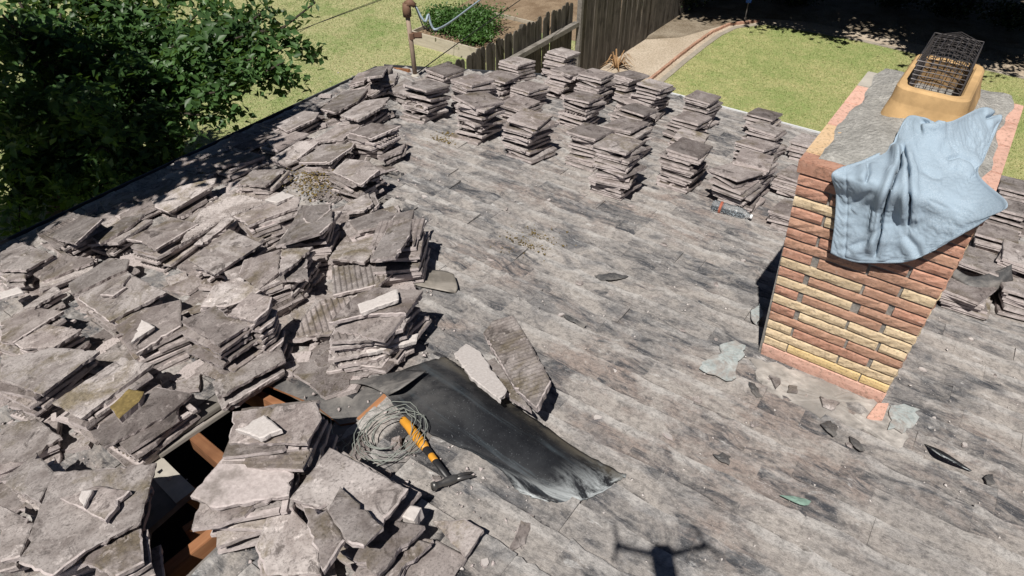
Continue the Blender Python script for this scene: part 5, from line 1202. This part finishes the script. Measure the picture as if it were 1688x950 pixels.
def shirt_disp(S, n_):
    if (n_[S.shape[0]//4, S.shape[1]//2] @ ZV) < 0: n_ = -n_
    x, y = project(S); D = np.zeros(x.shape)
    for pts, dep, wd, ridge in (([(1489, 236), (1484, 270), (1462, 330), (1452, 380), (1442, 424)], .075, 1.9, .030), ([(1491, 236), (1497, 290), (1502, 330), (1498, 372)], .080, 2.1, .036), ([(1430, 268), (1433, 285), (1428, 300)], .03, 2.2, .018), ([(1518, 200), (1540, 198), (1556, 190)], .04, 2.6, .016), ([(1560, 262), (1580, 257), (1600, 266), (1612, 284)], .014, 4, .016), ([(1520, 276), (1540, 290), (1556, 292)], .008, 6, .008), ([(1625, 194), (1638, 190), (1646, 186)], .03, 2.6, .016), ([(1490, 385), (1510, 405), (1518, 425)], .008, 7, .010), ([(1400, 340), (1410, 330), (1440, 312)], .006, 5, .008), ([(1400, 405), (1430, 395), (1450, 370)], .007, 6, .010)):
        d, sd, t = seg_d(x, y, pts); fade = np.clip(t*8, 0, 1)*np.clip((1-t)*6, 0, 1)
        D += fade*(-dep*np.exp(-(d/wd)**2)+ridge*np.exp(-((d-8)/9)**2)*(sd > 0)+.4*ridge*np.exp(-((d-8)/9)**2)*(sd <= 0))
    d, sd, t = seg_d(x, y, [(1394, 268), (1398, 320), (1396, 370), (1394, 422)]); D += -.006*np.exp(-(d/1.6)**2)+.002*np.sin(y*.35)*np.exp(-(d/9)**2)
    D += .004*np.sin(x*.045+y*.02)
    return relax(S+n_*D[:, :, None])
def relax(X, it=420):
    """let the cloth buckle: a little more fabric than the smooth surface needs, held near its shape, resting on the chimney"""
    r = np.random.default_rng(5); X0_ = X.copy(); X = X+r.normal(0, .0015, X.shape)
    nb = np.zeros(X.shape[:2])
    for _ in range(3):
        z_ = r.normal(0, 1, X.shape[:2])
        for q in range(14*(_+1)): z_ = (z_+np.roll(z_, 1, 0)+np.roll(z_, -1, 0)+np.roll(z_, 1, 1)+np.roll(z_, -1, 1))/5
        nb += z_/z_.std()*.0022*(_+1)
    du = np.gradient(X0_, axis=1); dv = np.gradient(X0_, axis=0); nn = np.cross(dv, du); nn /= np.linalg.norm(nn, axis=2)[:, :, None]+1e-9
    X = X+nn*nb[:, :, None]
    cons = []
    for di, dj, ex, st in ((0, 1, 1.045, .9), (1, 0, 1.03, .9), (1, 1, 1.035, .5), (1, -1, 1.035, .5), (0, 4, 1.03, .35), (4, 0, 1.02, .35), (0, 8, 1.02, .2), (8, 0, 1.015, .2)):
        a = X0_[:X0_.shape[0]-di, (-dj if dj < 0 else 0):(X0_.shape[1]-dj if dj > 0 else X0_.shape[1])]; b = X0_[di:, (dj if dj > 0 else 0):(X0_.shape[1]+dj if dj < 0 else X0_.shape[1])]
        cons.append((di, dj, np.linalg.norm(a-b, axis=2)*ex, st))
    keep_ = np.full(X.shape[:2], .006); keep_[:3] = .06; keep_[-3:] = .03; keep_[:, :3] = .03; keep_[:, -3:] = .05
    for k in range(it):
        for di, dj, L0, st in cons:
            sa = (slice(0, X.shape[0]-di), slice((-dj if dj < 0 else 0), (X.shape[1]-dj if dj > 0 else X.shape[1]))); sb = (slice(di, None), slice((dj if dj > 0 else 0), (X.shape[1]+dj if dj < 0 else X.shape[1])))
            d = X[sb]-X[sa]; L = np.linalg.norm(d, axis=2)+1e-9; c_ = (d*((L-L0)/L*.25*st)[:, :, None]); X[sa] += c_; X[sb] -= c_
        X += (X0_-X)*keep_[:, :, None]; X[:, :, 2] -= .00006
        pp = X@PV; inside = (pp > chP-.016) & (X[:, :, 2] < ZB+CHH+.018); top_ = (ZB+CHH+.018-X[:, :, 2]); fr_ = pp-(chP-.016)
        X[:, :, 2] += np.where(inside & (top_ < fr_), top_, 0); X -= PV*np.where(inside & (top_ >= fr_), fr_, 0)[:, :, None]
    return X
o = patch('shirt', S_rows, 150, 136, M_cloth, True, shirt_disp, .0025); tag(o, 'heather blue shirt draped over the front corner of the brick chimney', 'shirt')
# ---------------------------------------------------------------- the drone whose shadow falls on the slope
dr = empty('quadcopter_drone', (0, 0, CAMH)); tag(dr, 'small grey quadcopter drone hovering above the roof, its shadow on the slope', 'drone')
mb = MB(); mb.box((0, -.115, .055), (.045, 0, 0), (0, .115, 0), (0, 0, .032)); mb.build('body', M_grey, dr, bevel=.012)
mb = MB(); mb.box((0, -.035, .012), (.020, 0, 0), (0, .016, 0), (0, 0, .012)); mb.build('gimbal', M_grey, dr, bevel=.004)
for sx in (-1, 1):
    for y0, y1, xx in ((-.04, -.004, .178), (-.20, -.24, .178)):
        mb = MB(); mb.tube([(sx*.035, y0, .06), (sx*xx, y1, .06)], [.014, .011], 8); am = mb.build('arm', M_grey, dr)
        mb = MB(); mb.tube([(sx*xx, y1, .05), (sx*xx, y1, .085)], .013, 10); mb.build('motor', M_grey, am)
        an = 1.75 if sx < 0 else 1.9
        for s_ in (0, math.pi):
            a = an+s_+(.5 if s_ else 0)*sx; d = np.array([math.cos(a), math.sin(a), 0]); n_ = np.array([-d[1], d[0], 0]); c = np.array([sx*xx, y1, .088]); mb = MB()
            top_ = [c+d*.008-n_*.005, c+d*.04-n_*.010, c+d*.10-n_*.004, c+d*.10+n_*.002, c+d*.04+n_*.008, c+d*.008+n_*.005]; mb.prism(top_, [q-ZV*.0015 for q in top_]); mb.build('rotor_blade', M_blackp, am)
